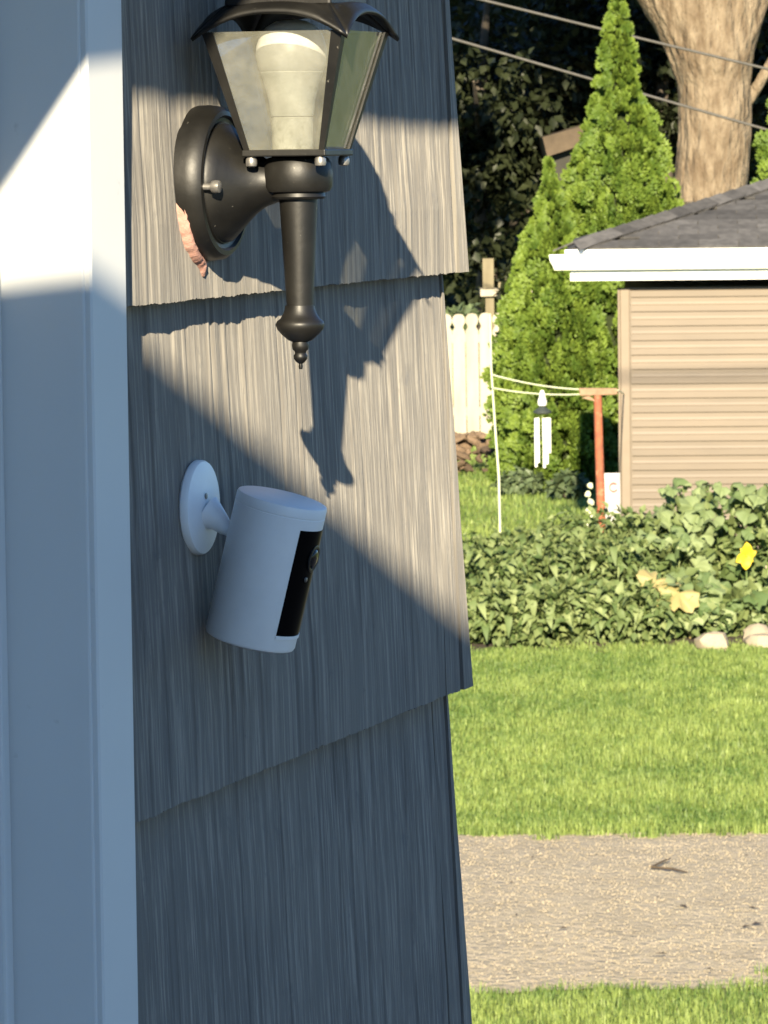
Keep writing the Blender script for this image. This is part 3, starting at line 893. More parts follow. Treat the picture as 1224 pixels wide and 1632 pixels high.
# ------------------------------------------------------------------ picket fence
FD = 48.0
fz = at(750, 499, FD).z
fx = at(711, 550, FD).x
fence = empty('picket_fence', (fx, FD, 0), 0, 'white weathered picket fence with rounded picket heads behind the conifers', 'fence')
w = .068
poly = [(-w, .04), (w, .04), (w, fz - .19), (.052, fz - .165), (.044, fz - .145), (.052, fz - .125), (.066, fz - .10), (.070, fz - .07), (.062, fz - .035), (.040, fz - .008), (0, fz), (-.040, fz - .008), (-.062, fz - .035), (-.070, fz - .07), (-.066, fz - .10), (-.052, fz - .125), (-.044, fz - .145), (-.052, fz - .165), (-w, fz - .19)]
pk = MB().prism(poly, 0, .02).mesh('picket')
for i in range(-42, 9):
    o = link('picket', pk, M_FENCE, fence)
    o.location = (i * .1455, random.uniform(-.004, .004), random.uniform(-.008, .008))
    o.rotation_euler = (0, random.uniform(-.006, .006), 0)
for zr in (.35, fz - .32):
    MB().box(-42 * .1455, 9 * .1455, .0215, .06, zr, zr + .09).build('rail', M_FENCE, fence)

# ------------------------------------------------------------------ foliage builders
def unit(a): return a / np.maximum(np.linalg.norm(a, axis=1, keepdims=True), 1e-9)


def leaf_cards(P, D, N, L, W, fold=.25):
    n = len(P)
    D = unit(D); S = unit(np.cross(D, N)); Nn = np.cross(S, D)
    L = L[:, None]; W = W[:, None]
    b = P; t = P + D * L - Nn * L * .12
    l = P + D * L * .42 + S * W + Nn * W * fold
    r = P + D * L * .42 - S * W + Nn * W * fold
    V = np.stack([b, r, t, l], 1).reshape(-1, 3)
    o = np.arange(n) * 4
    F = np.concatenate([np.stack([o, o + 1, o + 2], 1), np.stack([o, o + 2, o + 3], 1)])
    return V, F


def cone_radius(prof, h):
    hs = [p[0] for p in prof]; rs = [p[1] for p in prof]
    return np.interp(h, hs, rs)


def arborvitae(loc, H, prof, label, seed, nclump=420, per=95):
    """prof: (height fraction, radius) pairs from the ground up"""
    r = np.random.default_rng(seed)
    root = empty('arborvitae', loc, 0, label, 'tree', 'arborvitaes in a row behind the garage')
    zs = np.linspace(.02, .985, 20)
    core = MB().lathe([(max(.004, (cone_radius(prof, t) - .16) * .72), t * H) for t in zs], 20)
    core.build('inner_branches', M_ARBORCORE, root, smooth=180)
    MB().tube([(0, 0, 0), (0, 0, H * .6)], [.09, .03], 8).build('trunk', M_BARKDARK, root)
    # clumps sit on the surface, each a vertical fan of sprays
    h = r.random(nclump * 4) * .985
    rad = np.maximum(cone_radius(prof, h) - .05, .008)
    keep = r.random(len(h)) < np.maximum((rad + .05) / (max(p[1] for p in prof) + .05), .42)
    h = h[keep][:nclump]; rad = rad[keep][:nclump]
    n = len(h)
    ang = r.uniform(0, 2 * np.pi, n)
    depth = np.where(r.random(n) < .38, r.uniform(.58, .84, n), r.uniform(.86, 1.05, n))
    cs = r.uniform(.07, .16, n) * np.clip(rad / .30, .22, 1)
    C = np.stack([np.cos(ang) * rad * depth, np.sin(ang) * rad * depth, h * H], 1)
    outw = np.stack([np.cos(ang), np.sin(ang), np.zeros(n)], 1)
    # points in each clump
    P = np.repeat(C, per, 0); O = np.repeat(outw, per, 0); S = np.repeat(cs, per)[:, None]
    ta = r.uniform(-1.0, 1.0, n)
    fan = np.stack([np.cos(ang + ta), np.sin(ang + ta), np.zeros(n)], 1)      # plane of the spray
    tan = np.stack([-np.sin(ang + ta), np.cos(ang + ta), np.zeros(n)], 1)
    FN = np.repeat(fan, per, 0); TN = np.repeat(tan, per, 0)
    rr = r.random(len(P)) ** .5; aa = r.uniform(-1.25, 1.25, len(P))
    ou = rr * np.sin(aa); up = rr * np.cos(aa)
    th_ = r.normal(0, .16, len(P)) * (1.1 - rr)
    off = FN * (ou[:, None] * .85 + .25) + TN * th_[:, None] * 1.4 + np.array([0, 0, 1.]) * (up[:, None] * 1.5 - .6)
    P = P + off * S
    Dd = FN * (np.sin(aa) * .9 + .25)[:, None] + np.array([0, 0, 1.]) * np.cos(aa)[:, None] + r.normal(0, .28, P.shape)
    Nn = TN + O * .35 + r.normal(0, .45, P.shape)
    L = r.uniform(.022, .052, len(P)); W = L * r.uniform(.26, .45, len(P))
    V, F = leaf_cards(P, Dd, Nn, L, W, .1)
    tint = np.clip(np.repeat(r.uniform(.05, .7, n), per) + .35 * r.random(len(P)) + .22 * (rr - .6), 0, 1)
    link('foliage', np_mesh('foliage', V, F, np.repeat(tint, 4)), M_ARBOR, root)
    return root


AD = 42.6
pxm = AD / FPX
A1 = at(975, -22, AD); H1 = A1.z
def hp(py, H): return max(0, (at(960, py, AD).z) / H)
prof1 = sorted([(0, .55), (hp(775, H1), .62), (hp(600, H1), .70), (hp(430, H1), .62), (hp(330, H1), .545), (hp(270, H1), .46), (hp(200, H1), .34), (hp(150, H1), .225), (hp(100, H1), .185), (hp(50, H1), .155), (hp(0, H1), .085), (1.0, .03)])
arborvitae((at(990, 760, AD + .5).x, AD + .5, 0), H1, prof1, 'tallest bright green arborvitae reaching the top edge behind the garage', 21, 1750, 130)
A2 = at(882, 250, AD); H2 = A2.z
prof2 = sorted([(0, .46), (hp(775, H2), .52), (hp(700, H2), .575), (hp(600, H2), .57), (hp(500, H2), .45), (hp(400, H2), .28), (hp(330, H2), .165), (hp(280, H2), .075), (1.0, .0)])
arborvitae((at(880, 760, AD).x, AD, 0), H2, prof2, 'shorter bright green arborvitae next to the picket fence', 22, 1150, 130)
A3 = at(1262, 60, AD); H3 = A3.z
prof3 = [(0, .6), (.3, .66), (.55, .52), (.75, .33), (.9, .15), (1, .02)]
arborvitae((at(1264, 300, AD + .8).x, AD + .8, 0), H3, prof3, 'bright green arborvitae cut off by the right edge beside the trunk', 23, 700, 120)


def crown(name, parent, center, radii, n, m, seed, L=(.09, .16), clumps=60, shell=.35):
    r = np.random.default_rng(seed)
    cdir = unit(r.normal(size=(clumps, 3)))
    cr = (shell + (1 - shell) * r.random((clumps, 1))) 
    C = cdir * cr * np.array(radii)
    k = r.integers(0, clumps, n)
    cs = r.uniform(.25, .55, clumps)[k][:, None] * min(radii) * .55
    off = unit(r.normal(size=(n, 3))) * r.random((n, 1)) ** .5
    P = C[k] + off * cs * np.array([1.2, 1.2, .75]) + np.array(center)
    D = off + np.array([0, 0, -.35]) + r.normal(0, .5, (n, 3))
    Nn = off * .5 + np.array([0, 0, .9]) + r.normal(0, .45, (n, 3))
    ll = r.uniform(L[0], L[1], n)
    V, F = leaf_cards(P, D, Nn, ll, ll * r.uniform(.28, .42, n), .2)
    T = np.clip(r.random(clumps)[k] * .6 + .5 * r.random(n) - .05, 0, 1)
    return link(name, np_mesh(name, V, F, np.repeat(T, 4)), m, parent)


# ------------------------------------------------------------------ the big maple
TD = 50.0
def tx(px, py): return at(px, py, TD)
rings = [(760, 1050, 1222), (600, 1062, 1206), (450, 1068, 1196), (327, 1074, 1186), (260, 1081, 1190), (218, 1085, 1194), (170, 1084, 1194), (131, 1080, 1193), (87, 1067, 1198), (44, 1046, 1207), (0, 1022, 1219), (-40, 1000, 1232)]
tb = tx(1132, 695)
maple = empty('maple_tree', (tb.x, TD, 0), 0, 'large tree with pale furrowed trunk forking above the garage roof', 'tree')
SEG = 84
zs = []; cxs = []; rxs = []
for py, a, b_ in rings:
    pa, pb = tx(a, py), tx(b_, py)
    zs.append(max((pa.z + pb.z) / 2, -.1)); cxs.append((pa.x + pb.x) / 2 - tb.x); rxs.append((pb.x - pa.x) / 2)
zs[0] = -.05
zq = np.linspace(zs[0], zs[-1], 150)
vs = []; fs = []
for zi in zq:
    cx, rx = np.interp(zi, zs, cxs), np.interp(zi, zs, rxs)
    for k in range(SEG):
        a = 2 * math.pi * k / SEG
        ca, sa = math.cos(a), math.sin(a)
        p = Vector((ca * 2.6, sa * 2.6, zi * .75))
        ridge = 1 - abs(mnoise.noise(p * 1.9 + Vector((0, 0, 5)))) * 2
        ridge += .5 * (1 - 2 * abs(mnoise.noise(Vector((ca * 7, sa * 7, zi * 2.2)))))
        rr = 1 + .055 * ridge + .04 * mnoise.noise(Vector((ca * 1.2, sa * 1.2, zi * .8)))
        vs.append((cx + ca * rx * rr, sa * min(rx, .46) * rr, zi))
for i in range(len(zq) - 1):
    for k in range(SEG):
        l = (k + 1) % SEG
        fs.append((i * SEG + k, i * SEG + l, (i + 1) * SEG + l, (i + 1) * SEG + k))
MB().add(vs, fs).build('trunk', M_BARK, maple, smooth=180)
zt = zs[-1]
lb = MB()
lb.tube([(cxs[-1] - .42, 0, zt - .05), (cxs[-1] - .75, .05, zt + .5), (cxs[-1] - 1.3, .2, zt + 1.6), (cxs[-1] - 2.2, .6, zt + 3.2), (cxs[-1] - 2.9, 1.2, zt + 5)], [.42, .40, .33, .22, .10], 16)
lb.build('limb', M_BARK, maple, smooth=180)
lb = MB()
lb.tube([(cxs[-1] + .36, 0, zt - .05), (cxs[-1] + .60, .05, zt + .5), (cxs[-1] + .95, .3, zt + 1.8), (cxs[-1] + 1.2, .8, zt + 3.4), (cxs[-1] + 1.6, 1.6, zt + 5.4)], [.46, .43, .36, .25, .10], 16)
lb.build('limb', M_BARK, maple, smooth=180)
q1, q2, q3 = tx(1188, 176), tx(1206, 140), tx(1262, 40)
MB().tube([q1 - Vector((tb.x, TD, 0)) + Vector((-.1, 0, -.06)), q2 - Vector((tb.x, TD, 0)), q3 - Vector((tb.x, TD + .3, 0)), q3 - Vector((tb.x - .8, TD + .6, -.9))], [.085, .065, .055, .03], 12).build('limb', M_BARK, maple, smooth=180)
crown('crown', maple, (.2, 4.2, 9.6), (8.0, 5.0, 4.2), 42000, M_MAPLELEAF, 31, (.22, .36), 130, .15)

# ------------------------------------------------------------------ shading trees behind
def shade_tree(x, y, h, cz, radii, n, seed, label, L=(.09, .17), m=None, clumps=70, name='shade_tree', group='dark trees behind the fence'):
    t = empty(name, (x, y, 0), 0, label, 'tree', group)
    r = random.Random(seed)
    MB().tube([(0, 0, 0), (.06, 0, h * .3), (-.05, .05, h * .6), (.1, .1, h * .92)], [.17, .14, .10, .04], 10).build('trunk', M_BARKDARK, t, smooth=180)
    for k in range(5):
        a = r.uniform(0, 6.28); z0 = h * r.uniform(.3, .7)
        MB().tube([(0, 0, z0), (math.cos(a) * radii[0] * .35, math.sin(a) * radii[1] * .35, z0 + .5), (math.cos(a) * radii[0] * .75, math.sin(a) * radii[1] * .75, z0 + .9)], [.06, .04, .015], 6).build('branch', M_BARKDARK, t)
    crown('crown', t, (0, 0, cz), radii, n, m or M_DARKLEAF, seed, L, clumps, .1)
    return t


# unseen tree added to shade the far foliage; trunk behind the house corner
shade_tree(-1.9, 47.6, 8.5, 7.35, (4.6, 3.4, 2.25), 15000, 41, 'unseen tall tree added so its crown shades the foliage behind the fence', (.20, .32), M_MAPLELEAF, 80, 'added_shade_tree', None)
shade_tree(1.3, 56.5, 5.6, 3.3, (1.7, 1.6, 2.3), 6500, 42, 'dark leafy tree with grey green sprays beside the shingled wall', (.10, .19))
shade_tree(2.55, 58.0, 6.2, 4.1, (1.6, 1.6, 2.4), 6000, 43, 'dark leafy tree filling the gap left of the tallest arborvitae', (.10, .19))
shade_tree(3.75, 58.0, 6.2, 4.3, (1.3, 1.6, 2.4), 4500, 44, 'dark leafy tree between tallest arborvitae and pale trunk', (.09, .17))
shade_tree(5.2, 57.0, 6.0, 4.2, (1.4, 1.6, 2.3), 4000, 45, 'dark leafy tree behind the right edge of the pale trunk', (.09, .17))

# dense hedge that closes the view
hd = empty('hedge', (2.0, 66, 0), 0, 'tall dense dark hedge closing the back of the gardens', 'hedge')
hb0 = MB(); vs = []; fs = []; NXH, NZH = 60, 14
for j in range(NZH + 1):
    for i in range(NXH + 1):
        x = -22 + 44 * i / NXH; zc = 8.5 * j / NZH
        vs.append((x, .5 * mnoise.noise(Vector((x * .7, zc * .7, 1))) - .5 + .06 * zc, zc + .5 * mnoise.noise(Vector((x * .5, 3, 4))) * (j / NZH)))
for j in range(NZH):
    for i in range(NXH):
        a = j * (NXH + 1) + i
        fs.append((a, a + 1, a + NXH + 2, a + NXH + 1))
m0 = len(vs)
vs += [(x, 2.6, z) for x, y, z in vs]
fs += [tuple(reversed([k + m0 for k in f])) for f in fs]
fs += [(NZH * (NXH + 1) + i, NZH * (NXH + 1) + i + 1, m0 + NZH * (NXH + 1) + i + 1, m0 + NZH * (NXH + 1) + i) for i in range(NXH)]
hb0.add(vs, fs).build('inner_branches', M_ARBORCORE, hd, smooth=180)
r = np.random.default_rng(77)
n = 26000
P = np.stack([r.uniform(-9, 13, n), -.55 + r.uniform(-.55, .3, n), 8.3 * r.random(n)], 1)
P[:, 1] += .06 * P[:, 2]
V, F = leaf_cards(P, r.normal(0, .6, (n, 3)) + np.array([0, -.4, -.2]), r.normal(0, .5, (n, 3)) + np.array([0, -.6, .6]), r.uniform(.12, .22, n), r.uniform(.04, .08, n), .2)
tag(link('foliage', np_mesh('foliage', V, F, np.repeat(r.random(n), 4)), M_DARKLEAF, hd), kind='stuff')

# small tan-roofed shed under the trees
SD = 54.6
s0 = at(864, 232, SD); s1 = at(1064, 232, SD); sp = at(962, 190, SD)
shed = empty('garden_shed', ((s0.x + s1.x) / 2, SD, 0), 0, 'small shed with tan gabled roof half hidden behind the tallest arborvitae', 'shed')
hw = (s1.x - s0.x) / 2
MB().box(-hw + .12, hw - .12, 0, 2.0, 0, s0.z - .10).build('wall', M_SHEDWALL, shed)
MB().prism([(-hw + .12, s0.z - .099), (hw - .12, s0.z - .099), (0, sp.z - .23)], 0, 2.0).build('gable', M_SHEDWALL, shed)
for sg in (-1, 1):
    MB().prism([(0, sp.z), (sg * hw, s0.z + .10), (sg * hw * .93, s0.z - .14), (0, sp.z - .22)], -.2, 2.2).build('roof', M_SHEDROOF, shed)
MB().box(-.35, .35, -.03, -.002, .05, 1.9).build('door', M_YELLOWWOOD, shed)

# pale wooden stand behind the fence
WD = 52.0
wp = at(770, 500, WD)
st = empty('wooden_stand', (wp.x, WD, 0), 0, 'pale yellow wooden stand with shelf board above the picket fence', 'stand')
MB().box(.03, .13, 0, .09, 0, at(770, 470, WD).z).build('post', M_YELLOWWOOD, st)
MB().box(.42, .52, 0, .09, 0, at(770, 470, WD).z).build('post', M_YELLOWWOOD, st)
MB().box(-.03, .62, -.06, .5, at(770, 472, WD).z, at(770, 461, WD).z).build('shelf_board', M_FENCE, st)
MB().box(.0, .13, .02, .06, at(770, 460, WD).z, at(770, 412, WD).z).build('upright_panel', M_YELLOWWOOD, st)
MB().box(.19, .60, .30, .34, at(770, 460, WD).z, at(770, 445, WD).z).build('back_board', M_YELLOWWOOD, st)

# bush behind the fence
def shrub(name, loc, radii, n, m, seed, label, L, group=None):
    t = empty(name, loc, 0, label, 'shrub', group)
    r = random.Random(seed)
    for k in range(6):
        a = r.uniform(0, 6.28)
        MB().tube([(0, 0, 0), (math.cos(a) * radii[0] * .3, math.sin(a) * radii[1] * .3, radii[2] * .7), (math.cos(a) * radii[0] * .7, math.sin(a) * radii[1] * .7, radii[2] * 1.4)], [.02, .014, .006], 6).build('stem', M_BARKDARK, t)
    crown('foliage', t, (0, 0, radii[2]), radii, n, m, seed, L, 40, .1)
    return t


M_BUSH = leaf_mat('grey_green_leaf', (.05, .075, .035), (.13, .17, .08), rough=.5, trans=.15)
shrub('leafy_bush', (at(728, 470, 51).x, 51, 0), (.55, .5, .95), 3800, M_BUSH, 51, 'grey green bush rising behind the pickets next to the wall', (.07, .14))
shrub('leafy_bush', (at(826, 430, 51.6).x, 51.2, 0), (.30, .3, 1.05), 2200, M_DARKLEAF, 54, 'dark bush growing over the right of the yellow stand', (.07, .14))
shrub('low_shrub', (at(835, 770, 41.2).x, 41.2, 0), (.26, .22, .13), 700, M_BUSH, 52, 'small dark shrub at the foot of the shorter arborvitae', (.05, .10))
shrub('low_shrub', (at(905, 775, 40.6).x, 40.6, 0), (.22, .2, .14), 600, M_BUSH, 53, 'blue green low shrub below the wind chime', (.08, .14))

# rock pile by the fence
rp = at(752, 765, 44.5)
pile = empty('rock_pile', (rp.x, 44.0, 0), 0, 'heap of tan brown rocks at the foot of the picket fence', 'rock pile')
rockm = []
for v in range(5):
    b = MB(); rr = random.Random(v)
    vs = []; fs = []
    lat, lon = 5, 8
    for j in range(lat + 1):
        for i in range(lon):
            th = math.pi * j / lat; ph = 2 * math.pi * i / lon
            p = Vector((math.sin(th) * math.cos(ph), math.sin(th) * math.sin(ph), math.cos(th)))
            vs.append(p * (1 + .35 * mnoise.noise(p * 1.4 + Vector((v * 5, 0, 0)))))
    for j in range(lat):
        for i in range(lon):
            l = (i + 1) % lon
            fs.append((j * lon + i, (j + 1) * lon + i, (j + 1) * lon + l, j * lon + l))
    rockm.append(b.add(vs, fs).mesh('rock', 40))
rr = random.Random(5)
for k in range(84):
    x = rr.uniform(-.36, .42); hmax = .42 * (1 - (x / .5) ** 2)
    zc = rr.uniform(.03, max(.05, hmax)); sc = rr.uniform(.028, .085)
    o = link('rock', rockm[k % 5], M_ROCK, pile)
    o.location = (x, rr.uniform(-.15, .15) + zc * .5, zc)
    o.scale = (sc * rr.uniform(1.0, 1.8), sc, sc * rr.uniform(.45, .8)); o.rotation_euler = (rr.uniform(-.5, .5), rr.uniform(-.6, .6), rr.uniform(0, 6))

# ------------------------------------------------------------------ clothesline pole, rope, wind chime, prop
PD = 31.2
pb = at(953, 700, PD)
ptop = at(955, 628, PD)
pole = empty('clothesline_pole', (pb.x, PD, 0), 0, 'rusty red clothesline pole with short peach crossbar beside the garage', 'clothesline pole')
MB().tube([(.03, 0, 0), (.022, 0, .5), (.006, 0, ptop.z - .3), (0, 0, ptop.z)], [.032, .032, .030, .030], 16).build('post', M_RUST, pole, smooth=60)
cb = MB(); tz = ptop.z
cb.hexa([(-.125, -.035, tz - .012), (.14, -.03, tz - .006), (.14, .03, tz - .006), (-.125, .035, tz - .012), (-.135, -.035, tz + .045), (.14, -.03, tz + .040), (.14, .03, tz + .040), (-.135, .035, tz + .045)])
cb.build('crossbar', M_PEACHWOOD, pole, bevel=.008)
MB().hexa([(-.02, -.02, tz - .05), (.0, -.02, tz - .06), (.0, .02, tz - .06), (-.02, .02, tz - .05), (-.115, -.02, tz - .055 + .03), (-.06, -.02, tz - .011), (-.06, .02, tz - .011), (-.115, .02, tz - .055 + .03)]).build('brace', M_PEACHWOOD, pole)
# a slim prop at the left end
q0, qm, q1 = at(797, 850, 31.6), at(789, 680, 31.6), at(783, 590, 31.6)
prop = empty('clothesline_prop', (q0.x, 31.6, 0), 0, 'slim pale bowed prop pole holding up the clothesline', 'prop')
o3 = Vector((q0.x, 31.6, 0))
MB().tube([(.006, 0, 0), q0 - o3, at(795, 760, 31.6) - o3, qm - o3, q1 - o3, at(781, 500, 31.6) - o3], [.009, .009, .009, .008, .007, .006], 8).build('rod', M_ROPE, prop, smooth=60)
for (a, b_, dd, lb_) in (((784, 597), (932, 621), .0, 'upper'), ((784, 618), (932, 628), .05, 'lower')):
    p0, p1 = at(*a, 31.58), at(*b_, PD - .02)
    pts = []
    for i in range(13):
        t = i / 12
        p = p0.lerp(p1, t); p.z -= .035 * 4 * t * (1 - t) * .6
        pts.append(p)
    o = MB().tube(pts, .0052, 6).build('clothesline', M_ROPE)
    tag(o, lb_ + ' of the two pale clotheslines strung between prop and red pole', 'clothesline', 'clotheslines at the red pole')
p0 = at(985, 622, PD); p1 = at(994, 627, GD - .03)
tag(MB().tube([p0, p0.lerp(p1, .5), p1], .005, 6).build('tie_line', M_ROPE), 'short pale line from the crossbar to the garage corner', 'line')
CD = 31.35
cp = at(864, 624, CD)
chime = empty('wind_chime', cp, 0, 'white tube wind chime hanging from the clothesline', 'wind chime')
def cz_(py): return at(864, py, CD).z - cp.z
MB().lathe([(.010, cz_(648)), (.030, cz_(646)), (.034, cz_(640)), (.022, cz_(632)), (.012, cz_(622))], 16).build('top_cap', M_CHIMEWHITE, chime, smooth=50)
MB().lathe([(.040, cz_(660)), (.064, cz_(658)), (.064, cz_(655)), (.030, cz_(650)), (.02, cz_(647))], 24).build('disc', M_CHIMEDARK, chime, smooth=40)
for px, ya, yb, dy in ((854, 666, 744, -.01), (858, 666, 738, .03), (867, 666, 745, -.03), (872, 666, 740, .02), (876, 666, 722, .0)):
    x = at(px, 700, CD).x - cp.x
    MB().lathe([(.0105, cz_(yb)), (.0105, cz_(ya))], 12, Matrix.Translation((x, dy, 0))).build('tube', M_CHIMEWHITE, chime, smooth=40)
MB().tube([(0, 0, cz_(660)), (0, 0, cz_(700))], .002, 5).build('cord', M_ROPE, chime)
MB().lathe([(.016, cz_(700)), (.016, cz_(697))], 12).build('striker', M_CHIMEDARK, chime)

# white bag with red print by the garage corner
bp = at(975, 800, 32.6)
bag = empty('feed_bag', (bp.x, 32.6, 0), .06, 'white upright bag with red print standing at the garage corner', 'bag')
bt = at(975, 754, 32.6).z
b = MB(); vs = []; fs = []
NS = 20
for j, (zf, wx, wy) in enumerate([(0, .066, .05), (.06, .072, .055), (.4, .070, .055), (.8, .066, .05), (.95, .064, .03), (1.0, .066, .012)]):
    for i in range(NS):
        a = 2 * math.pi * i / NS
        sx = math.copysign(abs(math.cos(a)) ** .5, math.cos(a)); sy = math.copysign(abs(math.sin(a)) ** .5, math.sin(a))
        vs.append((wx * sx, wy * sy, zf * bt))
for j in range(5):
    for i in range(NS):
        l = (i + 1) % NS
        fs.append((j * NS + i, j * NS + l, (j + 1) * NS + l, (j + 1) * NS + i))
fs += [tuple(range(NS - 1, -1, -1)), tuple(range(5 * NS, 6 * NS))]
b.add(vs, fs).build('sack', M_BAG, bag, smooth=50)
ring = MB(); vs = []; fs = []
for i in range(22):
    a = math.radians(40 + 290 * i / 21)
    for rr_, yy in ((.034, -.0585), (.024, -.0585), (.024, -.05), (.034, -.05)):
        vs.append((rr_ * math.cos(a) + .008, yy, bt - .10 + rr_ * math.sin(a) * 1.1))
for i in range(21):
    for e in range(4):
        p, q = i * 4 + e, i * 4 + (e + 1) % 4
        fs.append((p, q, q + 4, p + 4))
ring.add(vs, fs).build('red_print', M_RED, bag)

# ------------------------------------------------------------------ vegetable bed
bed = MB()
vs = []; fs = []; NB1, NB2 = 60, 10
for i in range(NB1 + 1):
    for j in range(NB2 + 1):
        x = -.05 + 6 * i / NB1; y = 28.35 + 2.5 * j / NB2
        vs.append((x, y, .004 + .05 * math.sin(math.pi * j / NB2) * (1 + .5 * mnoise.noise(Vector((x * 3, y * 3, 0))))))
for i in range(NB1):
    for j in range(NB2):
        a = i * (NB2 + 1) + j
        fs.append((a, a + NB2 + 1, a + NB2 + 2, a + 1))
tag(bed.add(vs, fs).build('vegetable_bed', M_SOIL, smooth=180), 'dark soil bed under the vegetables', 'soil', kind='structure')


def blade_leaf(Lh, Wd, curl, fold, wav, seed, lobes=0):
    """leaf lying along +x, normal +z"""
    r = random.Random(seed)
    n = 6 if not lobes else 12
    vs = []; fs = []
    for i in range(n + 1):
        t = i / n
        w = Wd * math.sin(math.pi * min(1, t ** .62 * 1.0)) ** .9 if 0 < t < 1 else 0
        if lobes:
            w = Wd * (math.sin(math.pi * t ** .7) ** .7) * (.72 + .42 * abs(math.sin(t * math.pi * lobes))) if 0 < t < 1 else 0
        zc = -curl * t * t * Lh
        x = t * Lh * (1 - .15 * curl * t)
        vs += [(x, w, zc + fold * w + wav * math.sin(t * 9 + seed) * w), (x, 0, zc), (x, -w, zc + fold * w + wav * math.cos(t * 8 + seed) * w)]
    for i in range(n):
        a = i * 3
        fs += [(a, a + 1, a + 4, a + 3), (a + 1, a + 2, a + 5, a + 4)]
    return MB().add(vs, fs).mesh('leaf', 180)


bean_leaves = [blade_leaf(.095 + .010 * v, .030 + .003 * (v % 3), .45 + .16 * v, .42, .30, v) for v in range(5)]
for me in bean_leaves: me.materials.append(M_BEAN)


def orient(d, nrm):
    d = Vector(d).normalized(); nrm = Vector(nrm)
    y = nrm.cross(d).normalized(); z_ = d.cross(y)
    return Matrix((d, y, z_)).transposed().to_euler()


def bean_plant(x, y, h, rad, seed, label, nleaf=72, nin=860):
    h = h * 1.06
    r = random.Random(seed); nr = np.random.default_rng(seed)
    root = empty('bean_plant', (x, y, .03), 0, label, 'plant', 'bushy bean plants in the vegetable bed')
    sb = MB()
    for k in range(7):
        a = r.uniform(0, 6.28)
        sb.tube([(0, 0, 0), (math.cos(a) * rad * .3, math.sin(a) * rad * .3, h * .5), (math.cos(a) * rad * .7, math.sin(a) * rad * .7, h * .85)], [.006, .005, .003], 5)
    sb.build('stems', M_STEM, root)
    for k in range(nleaf):
        a = r.uniform(math.pi * .95, math.pi * 2.05) if k % 5 else r.uniform(0, math.pi)
        el = math.asin(r.uniform(-.15, 1))
        rr_ = r.uniform(.85, 1.08)
        p = Vector((math.cos(a) * math.cos(el) * rad * rr_, math.sin(a) * math.cos(el) * rad * rr_, h * .45 + h * .55 * math.sin(el) * rr_))
        o = link('leaf', bean_leaves[k % 5], None, root)
        o.location = p
        outd = Vector((math.cos(a) * math.cos(el), math.sin(a) * math.cos(el), .2))
        d = outd + Vector((r.gauss(0, .6), r.gauss(0, .5), r.gauss(-.25, .4)))
        nn = outd * .5 + Vector((r.gauss(0, .35), r.gauss(-.2, .35), .8))
        o.rotation_euler = orient(d, nn)
        s = r.uniform(.42, .85); o.scale = (s, s, s)
    n = nin
    dirs = unit(nr.normal(size=(n, 3))); rr_ = nr.random(n) ** .33
    P = dirs * rr_[:, None] * np.array([rad, rad, h * .55]) + np.array([0, 0, h * .47])
    P[:, 2] = np.maximum(P[:, 2], .03)
    D = dirs + nr.normal(0, .6, (n, 3)) + np.array([0, 0, -.2])
    Nn = dirs * .5 + nr.normal(0, .4, (n, 3)) + np.array([0, -.2, .8])
    L = nr.uniform(.035, .080, n)
    V, F = leaf_cards(P, D, Nn, L, L * nr.uniform(.3, .42, n), .35)
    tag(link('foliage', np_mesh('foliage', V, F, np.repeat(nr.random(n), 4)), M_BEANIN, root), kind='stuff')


names = ['at the left end of the bed by the wall', 'second from the wall in the front row', 'third from the wall in the front row', 'fourth from the wall in the front row', 'fifth from the wall in the front row', 'front row plant left of the yellowed leaf']
for i in range(6):
    x = at(745 + 56 * i, 1000, 28.75).x
    bean_plant(x, 28.80 + random.uniform(-.06, .06), .33 + .05 * random.random(), .24, 100 + i, 'low leafy bean plant ' + names[i])
for i in range(5):
    x = at(760 + 58 * i, 930, 29.35).x
    bean_plant(x, 29.35, .50 + .07 * random.random() + .02 * i, .26, 120 + i, 'mid height bean plant in the second row, ' + ['nearest the wall', 'second from the wall', 'third from the wall', 'below the red pole', 'left of the squash leaves'][i])
for i in range(6):
    x = at(755 + 50 * i, 880, 30.0).x
    bean_plant(x, 29.95 + .1 * random.random(), (.56, .58, .62, .70, .72, .72)[i], .25, 140 + i, 'tall bean plant in the back row, ' + ['nearest the wall', 'beneath the pale prop', 'below the wind chime', 'left of the red pole', 'in front of the red pole', 'at the garage corner'][i])
bean_plant(at(690, 980, 28.9).x, 29.2, .42, .28, 160, 'leafy bean plant half hidden behind the shingled wall', 30)

# squash plants with large lobed leaves
sq_leaves = []
for v in range(4):
    r = random.Random(300 + v)
    n = 26; vs = [(0, 0, 0)]; fs = []
    for ring_ in (.5, 1.0):
        for i in range(n):
            a = -2.75 + 5.5 * i / (n - 1)
            lobe = .74 + .30 * abs(math.cos(a * 1.72 + .25 * v)) ** .8 + .06 * (1 if i % 2 else -1)
            rr_ = .155 * ring_ * (lobe if ring_ == 1 else .9)
            zc = -.30 * rr_ * ring_ * .8 + .030 * math.sin(a * 3.3 + v) * ring_ + .012 * math.sin(a * 9) * ring_
            vs.append((math.cos(a) * rr_ + .02, math.sin(a) * rr_, zc + .015))
    for i in range(n - 1):
        fs.append((0, 1 + i, 2 + i))
        fs.append((1 + i, 1 + n + i, 2 + n + i, 2 + i))
    me = MB().add(vs, fs).mesh('leaf', 180); me.materials.append(M_SQUASH); sq_leaves.append(me)


